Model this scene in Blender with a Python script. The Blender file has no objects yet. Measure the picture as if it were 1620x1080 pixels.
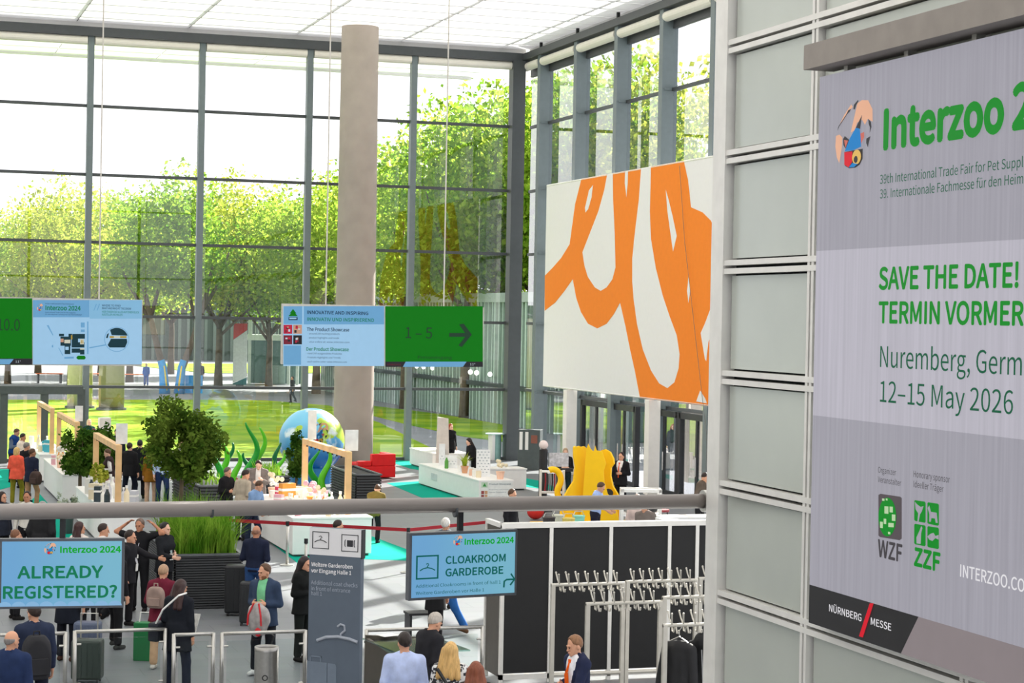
import bpy, math, random
import numpy as np
from mathutils import Vector, Matrix

# ------------------------------------------------------------------ camera
C = bpy.context.scene.collection
scene = bpy.context.scene
W, HPX = 1620, 1080
FPX = 3141.2                       # focal length in pixels of the 1620 wide frame
EYE = 5.7                          # the viewer stands on an upper level
YAW, PITCH, ROLL = 0.31422, -0.012147, -0.018625

def cam_axes():
    cy, sy, cp, sp = math.cos(YAW), math.sin(YAW), math.cos(PITCH), math.sin(PITCH)
    f = np.array([sy*cp, cy*cp, sp]); r = np.array([cy, -sy, 0.0]); u = np.cross(r, f)
    c, s = math.cos(ROLL), math.sin(ROLL)
    return np.array([c*r - s*u, -(s*r + c*u), f])      # image right, image down, forward
CM = cam_axes()
cam_data = bpy.data.cameras.new('camera'); cam = bpy.data.objects.new('camera', cam_data); C.objects.link(cam)
cam_data.sensor_width = 36.0; cam_data.lens = FPX/W*36.0; cam_data.clip_start = 0.1; cam_data.clip_end = 2000
cam.matrix_world = Matrix(((CM[0][0], -CM[1][0], -CM[2][0], 0), (CM[0][1], -CM[1][1], -CM[2][1], 0),
                           (CM[0][2], -CM[1][2], -CM[2][2], EYE), (0, 0, 0, 1)))
scene.camera = cam

# ------------------------------------------------------------------ sky, sun, exposure
scene.view_settings.view_transform = 'Standard'; scene.view_settings.look = 'None'
scene.view_settings.gamma = 1.0; scene.view_settings.use_curve_mapping = False
scene.view_settings.exposure = 0.22
world = bpy.data.worlds.new('sky'); scene.world = world; world.use_nodes = True
bg = world.node_tree.nodes['Background']; bg.inputs[0].default_value = (0.975, 0.96, 1.0, 1); bg.inputs[1].default_value = 1.65
SUN_AZ, SUN_EL = math.radians(47), math.radians(33)    # azimuth from +Y towards +X
sd = bpy.data.lights.new('sun', 'SUN'); sd.energy = 17.0; sd.angle = math.radians(0.6); sd.color = (1.0, 0.95, 0.86)
sun = bpy.data.objects.new('sun', sd); C.objects.link(sun)
sdir = Vector((math.sin(SUN_AZ)*math.cos(SUN_EL), math.cos(SUN_AZ)*math.cos(SUN_EL), math.sin(SUN_EL)))
sun.rotation_euler = sdir.to_track_quat('Z', 'Y').to_euler(); sun.location = (40, 60, 40)
cy = scene.cycles
cy.max_bounces = 8; cy.diffuse_bounces = 4; cy.glossy_bounces = 3; cy.transmission_bounces = 6
cy.transparent_max_bounces = 24; cy.use_denoising = True; cy.caustics_reflective = False; cy.caustics_refractive = False

# ------------------------------------------------------------------ picture <-> place
def ray(x, y): return CM.T @ np.array([(x-W/2)/FPX, (y-HPX/2)/FPX, 1.0])
def G(x, y, z=0.0):
    d = ray(x, y); return np.array([0, 0, EYE]) + d*((z-EYE)/d[2])
def PY(x, y, Y):
    d = ray(x, y); return np.array([0, 0, EYE]) + d*(Y/d[1])
def PX(x, y, X):
    d = ray(x, y); return np.array([0, 0, EYE]) + d*(X/d[0])
def GD(x, D, z=0.0):               # the point at height z that shows in column x at depth D
    d0 = CM.T @ np.array([(x-W/2)/FPX, 0, 1.0]); v = ((z-EYE)/D - d0[2])/CM[1][2]
    return np.array([0, 0, EYE]) + D*(d0 + v*CM[1])
def PD(x, y, D): return np.array([0, 0, EYE]) + D*ray(x, y)

# ------------------------------------------------------------------ scene graph helpers
def thing(name, label, cat, loc=(0, 0, 0), rz=0.0, group=None):
    o = bpy.data.objects.new(name, None); C.objects.link(o)
    o.location = tuple(float(v) for v in loc); o.rotation_euler = (0, 0, rz); o.empty_display_size = 0.2
    o['label'] = label; o['category'] = cat
    if group: o['group'] = group
    return o
def tag(o, label, cat, group=None, kind=None):
    o['label'] = label; o['category'] = cat
    if group: o['group'] = group
    if kind: o['kind'] = kind
    return o
def link(name, me, mats, parent=None, loc=None, rz=0.0, smooth=False, bevel=0.0):
    if not isinstance(mats, (list, tuple)): mats = [mats]
    if not len(me.materials):
        for m in mats: me.materials.append(m)
    o = bpy.data.objects.new(name, me); C.objects.link(o)
    if parent: o.parent = parent
    if loc is not None: o.location = tuple(float(v) for v in loc)
    o.rotation_euler = (0, 0, rz)
    if smooth and len(me.polygons): me.polygons.foreach_set('use_smooth', [True]*len(me.polygons))
    if bevel:
        b = o.modifiers.new('bevel', 'BEVEL'); b.width = bevel; b.segments = 2; b.limit_method = 'ANGLE'; b.angle_limit = 0.7
    return o
def struct(o): o['kind'] = 'structure'; return o
def copy_tree(o, parent=None):
    c = o.copy(); C.objects.link(c)
    if parent: c.parent = parent
    for ch in [x for x in bpy.data.objects if x.parent == o]: copy_tree(ch, c)
    return c

class MB:
    """collects geometry for ONE mesh"""
    def __init__(s): s.v = []; s.f = []; s.m = []; s.cur = 0
    def mat(s, i): s.cur = i; return s
    def add(s, vs, fs):
        b = len(s.v); s.v += [tuple(float(c) for c in v) for v in vs]
        for f in fs: s.f.append(tuple(b+i for i in f)); s.m.append(s.cur)
        return s
    def box(s, c, d, R=None):
        h = [x/2 for x in d]; vs = [np.array([sx*h[0], sy*h[1], sz*h[2]]) for sz in (-1, 1) for sy in (-1, 1) for sx in (-1, 1)]
        if R is not None: vs = [R @ v for v in vs]
        vs = [v + np.array(c) for v in vs]
        return s.add(vs, [(0, 2, 3, 1), (4, 5, 7, 6), (0, 1, 5, 4), (2, 6, 7, 3), (0, 4, 6, 2), (1, 3, 7, 5)])
    def box2(s, a, b):
        a = np.array(a, float); b = np.array(b, float); return s.box((a+b)/2, np.abs(b-a))
    def bar(s, a, b, w, t, up=(0, 0, 1)):
        a = np.array(a, float); b = np.array(b, float); z = b-a; L = np.linalg.norm(z); z /= L
        x = np.cross(np.array(up, float), z)
        if np.linalg.norm(x) < 1e-6: x = np.cross(np.array([0, 1.0, 0]), z)
        x /= np.linalg.norm(x); y = np.cross(z, x)
        return s.box((a+b)/2, (w, t, L), np.array([x, y, z]).T)
    def tube(s, pts, r, n=10, caps=True, closed=False):
        pts = [np.array(p, float) for p in pts]; k = len(pts)
        rs = list(r) if isinstance(r, (list, tuple, np.ndarray)) else [r]*k
        ref = np.array([0, 0, 1.0]); vs = []; px = None
        for i, p in enumerate(pts):
            if closed: t = pts[(i+1) % k]-pts[i-1]
            else: t = pts[min(i+1, k-1)]-pts[max(i-1, 0)]
            t = t/(np.linalg.norm(t)+1e-9)
            if px is None:
                a = ref if abs(t[2]) < 0.9 else np.array([1.0, 0, 0])
                px = np.cross(a, t)
            px = px - t*np.dot(px, t); px /= (np.linalg.norm(px)+1e-9); py = np.cross(t, px)
            for j in range(n):
                an = 2*math.pi*j/n; vs.append(p + rs[i]*(math.cos(an)*px + math.sin(an)*py))
        fs = []
        for i in range(k if closed else k-1):
            i2 = (i+1) % k
            for j in range(n):
                j2 = (j+1) % n; fs.append((i*n+j, i*n+j2, i2*n+j2, i2*n+j))
        if caps and not closed: fs += [tuple(range(n-1, -1, -1)), tuple((k-1)*n+j for j in range(n))]
        return s.add(vs, fs)
    def lathe(s, prof, n=24, c=(0, 0, 0), capb=True, capt=True):
        vs = []; c = np.array(c, float)
        for (r, z) in prof:
            for j in range(n):
                a = 2*math.pi*j/n; vs.append(c + np.array([r*math.cos(a), r*math.sin(a), z]))
        fs = []; k = len(prof)
        for i in range(k-1):
            for j in range(n): j2 = (j+1) % n; fs.append((i*n+j, i*n+j2, (i+1)*n+j2, (i+1)*n+j))
        if capb: fs.append(tuple(range(n-1, -1, -1)))
        if capt: fs.append(tuple((k-1)*n+j for j in range(n)))
        return s.add(vs, fs)
    def ball(s, c, r, n=12, m=8):
        r = np.array(r if isinstance(r, (list, tuple)) else (r, r, r), float); vs = []; c = np.array(c, float)
        for i in range(1, m):
            t = math.pi*i/m
            for j in range(n):
                a = 2*math.pi*j/n; vs.append(c + r*np.array([math.sin(t)*math.cos(a), math.sin(t)*math.sin(a), math.cos(t)]))
        b = len(vs); vs += [c + r*np.array([0, 0, 1.0]), c - r*np.array([0, 0, 1.0])]; fs = []
        for i in range(m-2):
            for j in range(n): j2 = (j+1) % n; fs.append((i*n+j, (i+1)*n+j, (i+1)*n+j2, i*n+j2))
        for j in range(n):
            j2 = (j+1) % n; fs.append((b, j, j2)); fs.append((b+1, (m-2)*n+j2, (m-2)*n+j))
        return s.add(vs, fs)
    def prism(s, poly, o, u, v, t):
        """2-D outline in plane (o,u,v), thickness t along u x v"""
        o = np.array(o, float); u = np.array(u, float); v = np.array(v, float); n = np.cross(u, v); n /= np.linalg.norm(n)
        if sum(poly[i-1][0]*poly[i][1]-poly[i][0]*poly[i-1][1] for i in range(len(poly))) < 0: poly = poly[::-1]
        k = len(poly)
        a = [o + p[0]*u + p[1]*v for p in poly]; b = [q + n*t for q in a]
        tri = tess(poly)
        fs = [tuple(x[::-1]) for x in tri] + [tuple(k+i for i in x) for x in tri]
        fs += [(i, (i+1) % k, k+(i+1) % k, k+i) for i in range(k)]
        return s.add(a+b, fs)
    def mesh(s, name):
        me = bpy.data.meshes.new(name); me.from_pydata(s.v, [], s.f)
        if any(s.m): me.polygons.foreach_set('material_index', s.m)
        me.update(); return me
    def build(s, name, mats, parent=None, loc=None, rz=0.0, smooth=False, bevel=0.0):
        return link(name, s.mesh(name), mats, parent, loc, rz, smooth, bevel)

from mathutils.geometry import tessellate_polygon
def tess(poly): return [tuple(t) for t in tessellate_polygon([[Vector((p[0], p[1], 0)) for p in poly]])]
def smoothpoly(pts, n=6, closed=True):
    """Catmull-Rom through the points"""
    k = len(pts); out = []
    P = [np.array(p, float) for p in pts]
    rng = range(k) if closed else range(k-1)
    for i in rng:
        if closed: p0, p1, p2, p3 = P[i-1], P[i], P[(i+1) % k], P[(i+2) % k]
        else: p0, p1, p2, p3 = P[max(i-1, 0)], P[i], P[i+1], P[min(i+2, k-1)]
        for j in range(n):
            t = j/n; out.append(0.5*((2*p1)+(-p0+p2)*t+(2*p0-5*p1+4*p2-p3)*t*t+(-p0+3*p1-3*p2+p3)*t**3))
    if not closed: out.append(P[-1])
    return [tuple(p) for p in out]
def np_mesh(name, V, F):
    me = bpy.data.meshes.new(name); V = np.asarray(V, np.float32); F = np.asarray(F, np.int32); k = F.shape[1]
    me.vertices.add(len(V)); me.vertices.foreach_set('co', V.ravel())
    me.loops.add(F.size); me.loops.foreach_set('vertex_index', F.ravel())
    me.polygons.add(len(F)); me.polygons.foreach_set('loop_start', np.arange(0, F.size, k, dtype=np.int32))
    me.polygons.foreach_set('loop_total', np.full(len(F), k, np.int32))
    me.update(calc_edges=True); me.validate(); return me

# ------------------------------------------------------------------ materials (all procedural)
def lin(c):
    return tuple((x/255/12.92 if x/255 <= .04045 else ((x/255+.055)/1.055)**2.4) for x in c)
MATS = {}
def mat(name, rgb, rough=0.6, metal=0.0, spec=0.4, var=0.08, scale=6.0, emit=0.0, bump=0.0):
    if name in MATS: return MATS[name]
    m = bpy.data.materials.new(name); m.use_nodes = True; nt = m.node_tree; b = nt.nodes['Principled BSDF']
    c = lin(rgb)
    b.inputs['Roughness'].default_value = rough; b.inputs['Metallic'].default_value = metal; b.inputs['Specular IOR Level'].default_value = spec
    tc = nt.nodes.new('ShaderNodeTexCoord'); nz = nt.nodes.new('ShaderNodeTexNoise'); nz.inputs['Scale'].default_value = scale
    nz.inputs['Detail'].default_value = 3.0
    nt.links.new(tc.outputs['Object'], nz.inputs['Vector'])
    rp = nt.nodes.new('ShaderNodeValToRGB'); e = rp.color_ramp.elements
    e[0].position = 0.3; e[1].position = 0.7
    e[0].color = (*[x*(1-var) for x in c], 1); e[1].color = (*[min(1, x*(1+var)) for x in c], 1)
    nt.links.new(nz.outputs['Fac'], rp.inputs['Fac']); nt.links.new(rp.outputs['Color'], b.inputs['Base Color'])
    if emit:
        nt.links.new(rp.outputs['Color'], b.inputs['Emission Color']); b.inputs['Emission Strength'].default_value = emit
    if bump:
        bp = nt.nodes.new('ShaderNodeBump'); bp.inputs['Strength'].default_value = bump; bp.inputs['Distance'].default_value = 0.02
        nt.links.new(nz.outputs['Fac'], bp.inputs['Height']); nt.links.new(bp.outputs['Normal'], b.inputs['Normal'])
    MATS[name] = m; return m
def screen(name, rgb, k=0.72):
    """a lit display: gives off its own light"""
    if name in MATS: return MATS[name]
    m = mat(name, tuple(rgb), rough=0.5, spec=0.15, var=0.02, emit=k)
    b = m.node_tree.nodes['Principled BSDF']
    for l in list(m.node_tree.links):
        if l.to_socket == b.inputs['Base Color']: m.node_tree.links.remove(l)
    c = lin(rgb); b.inputs['Base Color'].default_value = (c[0]*.12, c[1]*.12, c[2]*.12, 1); return m
def glassmat(name, tint, refl=1.0, rough=0.0, ior=1.5):
    if name in MATS: return MATS[name]
    m = bpy.data.materials.new(name); m.use_nodes = True; nt = m.node_tree; nt.nodes.clear()
    out = nt.nodes.new('ShaderNodeOutputMaterial'); mx = nt.nodes.new('ShaderNodeMixShader')
    tr = nt.nodes.new('ShaderNodeBsdfTransparent'); gl = nt.nodes.new('ShaderNodeBsdfGlossy'); fr = nt.nodes.new('ShaderNodeFresnel')
    tr.inputs[0].default_value = (*tint, 1); gl.inputs['Roughness'].default_value = rough; fr.inputs['IOR'].default_value = ior
    ml = nt.nodes.new('ShaderNodeMath'); ml.operation = 'MULTIPLY'; ml.inputs[1].default_value = refl
    ge = nt.nodes.new('ShaderNodeNewGeometry'); inv = nt.nodes.new('ShaderNodeMath'); inv.operation = 'SUBTRACT'; inv.inputs[0].default_value = 1.0
    nt.links.new(ge.outputs['Backfacing'], inv.inputs[1]); m3 = nt.nodes.new('ShaderNodeMath'); m3.operation = 'MULTIPLY'      # only the face turned to the ray mirrors
    nt.links.new(fr.outputs[0], ml.inputs[0]); nt.links.new(ml.outputs[0], m3.inputs[0]); nt.links.new(inv.outputs[0], m3.inputs[1]); nt.links.new(m3.outputs[0], mx.inputs[0])
    nt.links.new(tr.outputs[0], mx.inputs[1]); nt.links.new(gl.outputs[0], mx.inputs[2]); nt.links.new(mx.outputs[0], out.inputs[0])
    MATS[name] = m; return m
def leafmat(name, c1, c2, trans=0.65):
    if name in MATS: return MATS[name]
    m = bpy.data.materials.new(name); m.use_nodes = True; nt = m.node_tree; nt.nodes.clear()
    out = nt.nodes.new('ShaderNodeOutputMaterial'); mx = nt.nodes.new('ShaderNodeMixShader'); mx.inputs[0].default_value = trans
    df = nt.nodes.new('ShaderNodeBsdfDiffuse'); tl = nt.nodes.new('ShaderNodeBsdfTranslucent')
    tc = nt.nodes.new('ShaderNodeTexCoord'); nz = nt.nodes.new('ShaderNodeTexNoise'); nz.inputs['Scale'].default_value = 2.3; nz.inputs['Detail'].default_value = 6
    rp = nt.nodes.new('ShaderNodeValToRGB'); e = rp.color_ramp.elements; e[0].position = .35; e[1].position = .65
    e[0].color = (*lin(c1), 1); e[1].color = (*lin(c2), 1)
    nt.links.new(tc.outputs['Object'], nz.inputs['Vector']); nt.links.new(nz.outputs['Fac'], rp.inputs['Fac'])
    nt.links.new(rp.outputs[0], df.inputs[0]); nt.links.new(rp.outputs[0], tl.inputs[0])
    nt.links.new(df.outputs[0], mx.inputs[1]); nt.links.new(tl.outputs[0], mx.inputs[2]); nt.links.new(mx.outputs[0], out.inputs[0])
    MATS[name] = m; return m

# ------------------------------------------------------------------ lettering
_tc = {}
def hall_font():
    try: return bpy.data.fonts.load(bpy.utils.system_resource('DATAFILES') + '/fonts/Noto Sans CJK Regular.woff2')     # a sans serif that ships inside Blender
    except Exception: return None
FONT = hall_font()
def text_geo(s, bold=0.0):
    key = (s, bold)
    if key in _tc: return _tc[key]
    cu = bpy.data.curves.new('lettering', 'FONT'); cu.body = s; cu.size = 1.0; cu.extrude = 0.0; cu.resolution_u = 4
    if FONT: cu.font = FONT
    o = bpy.data.objects.new('lettering', cu); C.objects.link(o); bpy.context.view_layer.update()
    me = bpy.data.meshes.new_from_object(o.evaluated_get(bpy.context.evaluated_depsgraph_get()))
    V = np.empty(len(me.vertices)*3, np.float32); me.vertices.foreach_get('co', V); V = V.reshape(-1, 3)
    F = [tuple(p.vertices) for p in me.polygons]
    bpy.data.objects.remove(o); bpy.data.curves.remove(cu); bpy.data.meshes.remove(me)
    _tc[key] = (V, F); return V, F
CAP = None
def letter(mb, s, o, u, v, cap, width=None, frag=None, bold=0.0, align='l', lift=0.004, weight=None):
    """writes s with its baseline starting at o; u, v unit vectors along and up; cap = capital height in metres"""
    global CAP
    if CAP is None: CAP = float(np.ptp(text_geo('H')[0][:, 1]))
    V, F = text_geo(s)
    if len(V) == 0: return
    sc = cap/CAP; fw = float(text_geo(frag or s)[0][:, 0].max())
    sx = sc if width is None else width/fw
    x0 = 0.0
    tot = float(V[:, 0].max())*sx
    if align == 'c': x0 = -tot/2
    if align == 'r': x0 = -tot
    o = np.array(o, float); u = np.array(u, float); v = np.array(v, float); n = np.cross(u, v)
    P = o + np.outer(V[:, 0]*sx + x0, u) + np.outer(V[:, 1]*sc, v) + n*lift
    mb.add(P, F)
    for k in range(8 if bold else 0):          # heavier weights: the stroke is swept round a small circle
        a = k*math.pi/4; mb.add(P + (math.cos(a)*u + math.sin(a)*v)*bold*cap + n*lift*.02*k, F)
# ------------------------------------------------------------------ figures: distance fields turned into one skin each
def surface(fn, lo, hi, h):
    lo = np.array(lo, float); hi = np.array(hi, float); n = np.maximum(3, np.ceil((hi-lo)/h).astype(int)+1)
    ax = [lo[i] + h*np.arange(n[i]) for i in range(3)]
    P = np.stack(np.meshgrid(*ax, indexing='ij'), -1).reshape(-1, 3)
    d = fn(P).reshape(n); ins = d < 0
    cs = [(i, j, k) for i in (0, 1) for j in (0, 1) for k in (0, 1)]
    m = n-1; cnt = np.zeros(m, int)
    sl = lambda a, c: a[c[0]:c[0]+m[0], c[1]:c[1]+m[1], c[2]:c[2]+m[2]]
    for c in cs: cnt += sl(ins, c)
    act = (cnt > 0) & (cnt < 8); idx = np.full(m, -1); ids = np.argwhere(act); idx[act] = np.arange(len(ids))
    acc = np.zeros((len(ids), 3)); num = np.zeros(len(ids))
    I = ids.T
    for a in cs:
        for ax_ in range(3):
            if a[ax_]: continue
            b = list(a); b[ax_] = 1
            da = d[I[0]+a[0], I[1]+a[1], I[2]+a[2]]; db = d[I[0]+b[0], I[1]+b[1], I[2]+b[2]]
            x = (da < 0) != (db < 0); t = np.where(x, da/np.where(da == db, 1, da-db), 0)
            p = np.tile(np.array(a, float), (len(ids), 1)); p[:, ax_] = t
            acc[x] += p[x]; num += x
    V = lo + h*(ids + acc/np.maximum(num, 1)[:, None]); F = []
    for ax_ in range(3):
        o1, o2 = [(1, 2), (2, 0), (0, 1)][ax_]
        s0 = [slice(None)]*3; s1 = [slice(None)]*3; s0[ax_] = slice(0, n[ax_]-1); s1[ax_] = slice(1, n[ax_])
        A = ins[tuple(s0)]; B = ins[tuple(s1)]; E = np.argwhere(A != B)
        ok = (E[:, o1] > 0) & (E[:, o2] > 0) & (E[:, o1] < n[o1]-1) & (E[:, o2] < n[o2]-1); E = E[ok]
        if not len(E): continue
        fl = A[tuple(E.T)]; q = []
        for d1, d2 in ((-1, -1), (0, -1), (0, 0), (-1, 0)):
            e = E.copy(); e[:, o1] += d1; e[:, o2] += d2; q.append(idx[tuple(e.T)])
        q = np.stack(q, 1); q[~fl] = q[~fl][:, ::-1]; F.append(q)
    return V, (np.concatenate(F) if F else np.zeros((0, 4), int))
def s_cap(P, a, b, ra, rb):
    a = np.array(a, float); b = np.array(b, float); v = b-a; t = np.clip((P-a)@v/(v@v+1e-12), 0, 1)
    return np.linalg.norm(P-a-t[:, None]*v, axis=1)-(ra+(rb-ra)*t)
def s_ell(P, c, r, R=None):
    q = P-np.array(c, float)
    if R is not None: q = q@R
    r = np.array(r, float); k0 = np.linalg.norm(q/r, axis=1); k1 = np.linalg.norm(q/(r*r), axis=1)+1e-9
    return k0*(k0-1)/k1
def smin(a, b, k):
    h = np.clip(.5+.5*(b-a)/k, 0, 1); return b+(a-b)*h-k*h*(1-h)
def smins(l, k):
    r = l[0]
    for x in l[1:]: r = smin(r, x, k)
    return r
def nrm(v): v = np.array(v, float); return v/np.linalg.norm(v)
def rotx(a): c, s = math.cos(a), math.sin(a); return np.array([[1, 0, 0], [0, c, -s], [0, s, c]])
def rotz(a): c, s = math.cos(a), math.sin(a); return np.array([[c, -s, 0], [s, c, 0], [0, 0, 1]])

ARMS = dict(down=((.16, .04, -1), (.05, -.24, -1)), bent=((.2, .1, -1), (-.55, -.8, .05)), phone=((.14, -.1, -1), (-.4, -.8, .35)),
            pocket=((.3, .25, -1), (-.15, -.4, -.9)), reach=((.1, -.9, -.4), (-.1, -1, -.1)), head=((1.0, -.05, .3), (-.8, .15, .62)),
            lap=((.15, -.3, -1), (-.25, -.9, -.15)), swingf=((.1, -.4, -1), (0, -.6, -.8)), swingb=((.13, .4, -1), (.03, .2, -1)),
            chin=((.2, -.4, -.9), (-.35, -.35, .9)), work=((.15, -.45, -.9), (-.25, -.9, -.35)))
LEGS = dict(stand=((.05, -.01, -1), (.01, .04, -1)), wide=((.13, -.01, -1), (.05, .04, -1)), stepf=((.03, -.42, -1), (0, .08, -1)),
            stepb=((.03, .28, -1), (0, .75, -.75)), trail=((.03, .3, -1), (0, .55, -1)), kick=((.03, .02, -1), (0, 1, -.35)), bend=((.05, -.3, -1), (.01, .3, -1)))
SKIN = [(233, 186, 160), (214, 160, 130), (188, 132, 102), (240, 200, 178)]
def skinmat(i):
    return mat('skin_%d' % i, SKIN[i], rough=.55, spec=.3, var=.04)
def hairmat(c):
    k = 'hair_%d_%d_%d' % tuple(c)
    if k in MATS: return MATS[k]
    m = mat(k, c, rough=.5, spec=.35, var=.22, scale=1.0, bump=.2); nt = m.node_tree; mp = nt.nodes.new('ShaderNodeMapping'); mp.inputs['Scale'].default_value = (70, 70, 5)
    tc = [x for x in nt.nodes if x.type == 'TEX_COORD'][0]; nz = [x for x in nt.nodes if x.type == 'TEX_NOISE'][0]
    nt.links.new(tc.outputs['Object'], mp.inputs[0]); nt.links.new(mp.outputs[0], nz.inputs['Vector']); return m
def person(label, px, D, face=0, h=1.75, skin=0, head=(0, 0), lean=0, arms=('down', 'down'), legs=('stand', 'stand'), hair=('short', (60, 45, 35)),
           top=('sweater', (30, 34, 48)), under=None, bottom=(30, 32, 40), shoes=(35, 33, 33), female=False, build=1.0, tie=None, lanyard=None,
           bag=None, vox=None, group='visitors at the fair', skirt=None, z0=0.0, beard=None, extra=None):
    s = h/1.75; near = D < 45
    hv = vox or (.021 if near else .03)
    # --- skeleton (figure looks along -y, its left is +x)
    sw = (.168 if female else .19); hipx = .092
    J = {}
    for sgn, nm, lg in ((1, 'L', legs[0]), (-1, 'R', legs[1])):
        t, c = [nrm((v[0]*sgn, v[1], v[2])) for v in LEGS[lg]]
        hp = np.array([sgn*hipx, 0, 0]); kn = hp+t*.43; an = kn+c*.42
        J['hip'+nm], J['knee'+nm], J['ank'+nm] = hp, kn, an
        J['foot'+nm] = nrm((0, c[2]*1.0, c[1]*.75)) if lg in ('stepb', 'trail', 'kick') else np.array([sgn*.15, -1.0, 0])
    base = min(J['ankL'][2], J['ankR'][2]); off = np.array([0, 0, .085-base])
    for k in list(J):
        if not k.startswith('foot'): J[k] = J[k]+off
    pel = off+np.array([0, 0, .03]); Rt = rotx(math.radians(lean))   # lean > 0 bends forward
    T = lambda x, y, z: pel+Rt@np.array([x, y, z])
    for sgn, nm, ar in ((1, 'L', arms[0]), (-1, 'R', arms[1])):
        u, f = [Rt@nrm((v[0]*sgn, v[1], v[2])) for v in ARMS[ar]]
        if lean > 25 and ar in ('down', 'work', 'reach'): u, f = [nrm((v[0]*sgn, v[1], v[2])) for v in ARMS[ar]]
        sh = T(sgn*sw, 0, .452); el = sh+u*.285; wr = el+f*.25
        J['sh'+nm], J['el'+nm], J['wr'+nm], J['ud'+nm], J['fd'+nm] = sh, el, wr, u, f
    neck = T(0, .015, .52); Rh = Rt@rotz(math.radians(head[0]))@rotx(math.radians(head[1]))
    if lean > 0: Rh = rotx(math.radians(lean*.45))@rotz(math.radians(head[0]))@rotx(math.radians(head[1]))
    hc = neck+Rh@np.array([0, -.015, .135]); H = lambda x, y, z: hc+Rh@np.array([x, y, z])
    b = build; fem = 1.0 if female else 0.0
    def torso(P, i=0.0):
        l = [s_ell(P, T(0, .005, .0), ((.168+.008*fem)*b+i, .118*b+i, .135+i), Rt), s_ell(P, T(0, .0, .17), ((.15-.018*fem)*b+i, .105*b+i, .17+i), Rt),
             s_ell(P, T(0, .0, .34), ((.17-.014*fem)*b+i, .118*b+i, .17+i), Rt), s_cap(P, T(-sw+.02, .01, .445), T(0, .01, .485), .058+i, .062+i), s_cap(P, T(sw-.02, .01, .445), T(0, .01, .485), .058+i, .062+i)]
        if fem: l += [s_ell(P, T(q*.075, -.085, .33), (.07+i, .065+i, .07+i), Rt) for q in (1, -1)]
        return smins(l, .07)
    def arm(P, nm, i=0.0, cut=0.0, end=.028):
        sh, el, wr = J['sh'+nm], J['el'+nm], J['wr'+nm]; w2 = wr-J['fd'+nm]*cut
        return smin(s_cap(P, sh, el, .055*b+i, .043*b+i), s_cap(P, el, w2, .042*b+i, end+i), .02)
    def leg(P, nm, i=0.0, cut=0.0, flare=0.0):
        hp, kn, an = J['hip'+nm], J['knee'+nm], J['ank'+nm]; a2 = an+(kn-an)*cut
        return smin(s_cap(P, hp, kn, .088*b+i, .058*b+i), s_cap(P, kn, a2, .056*b+i, .043+i+flare), .03)
    def body(P):
        return smins([torso(P, -.004), arm(P, 'L'), arm(P, 'R'), leg(P, 'L'), leg(P, 'R'), s_cap(P, neck-Rt@np.array([0, 0, .05]), hc, .054-.006*fem, .05)], .035)
    def headf(P):
        q = (P-hc)@Rh; E = lambda c, r: s_ell(q, c, r)
        d = smin(E((0, .012, .028), (.074, .094, .098)), E((0, -.022, -.05), (.054, .066, .062)), .04)
        d = smin(d, s_cap(q, (0, -.094, .012), (0, -.108, -.022), .008, .014), .012)
        d = smin(d, E((0, -.078, -.088), (.026, .022, .018)), .025)
        for g in (1, -1):
            d = smin(d, E((g*.077, .012, -.008), (.012, .022, .034)), .008)
            d = smin(d, s_cap(q, (g*.012, -.093, .03), (g*.048, -.08, .032), .008, .007), .012)
            d = np.maximum(d, -E((g*.031, -.101, .012), (.016, .011, .009)))
        d = smin(d, s_cap(q, (-.02, -.092, -.058), (.02, -.092, -.058), .009, .009), .008)
        return smin(d, s_cap(P, neck-Rt@np.array([0, 0, .02]), hc-Rh@np.array([0, -.01, .04]), .053-.006*fem, .05), .02)
    def hand(nm):
        w, d = J['wr'+nm], J['fd'+nm]; g = 1 if nm == 'L' else -1
        nv = np.array([-g, 0, 0.0]); nv = nv-d*(nv@d)
        if np.linalg.norm(nv) < .35: nv = np.array([0, 0, -1.0]); nv = nv-d*(nv@d)
        nv = nrm(nv); sv = np.cross(nv, d)*(g)
        if sv[1] > 0 and abs(d[2]) > .5: sv = -sv
        R = np.array([sv, nv, d]).T; curl = .55
        def f(P):
            l = [s_ell(P, w+d*.045, (.04, .017, .055), R), s_cap(P, w-d*.03, w+d*.02, .027, .024)]
            r = smins(l, .02)
            for j, L in enumerate((.07, .082, .076, .058)):
                a = w+d*.085+sv*(.03-.02*j); m = a+d*(L*.5)+nv*(.012*curl); e = m+nrm(d*math.cos(curl*1.6)+nv*math.sin(curl*1.6))*(L*.55)
                r = smin(r, smin(s_cap(P, a, m, .0098, .009), s_cap(P, m, e, .009, .0076), .004), .006)
            a = w+d*.025+sv*.034; m = a+nrm(d*.7+sv*.6+nv*.25)*.036; e = m+nrm(d*.9+sv*.2+nv*.4)*.032
            return smin(r, smin(s_cap(P, a, m, .0125, .011), s_cap(P, m, e, .011, .009), .004), .01)
        return f, w+d*.07
    # --- one skin
    allp = np.array([J[k] for k in J if k[:2] in ('hi', 'kn', 'an', 'sh', 'el', 'wr')]+[hc]); lo, hi = allp.min(0)-.22, allp.max(0)+.22
    Vs, Fs, Ms = [], [], []
    def join(V, F, m=0):
        o = sum(len(x) for x in Vs); Vs.append(V); Fs.append(F+o); Ms.append(np.full(len(F), m))
    join(*surface(body, lo, hi, hv*1.25))
    join(*surface(headf, hc-.16, hc+.16, .0105 if near else .017))
    for nm in 'LR':
        f, c = hand(nm); join(*surface(f, c-.13, c+.13, .0075 if near else .011))
    me_ = MB()
    for g in (1, -1): me_.ball((0, 0, 0), .0085, 8, 6)
    V = np.array(me_.v).reshape(2, -1, 3); F = [f for f in me_.f if len(f) == 4 and max(f) < V.shape[1]]
    Fq = np.array(F)
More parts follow.
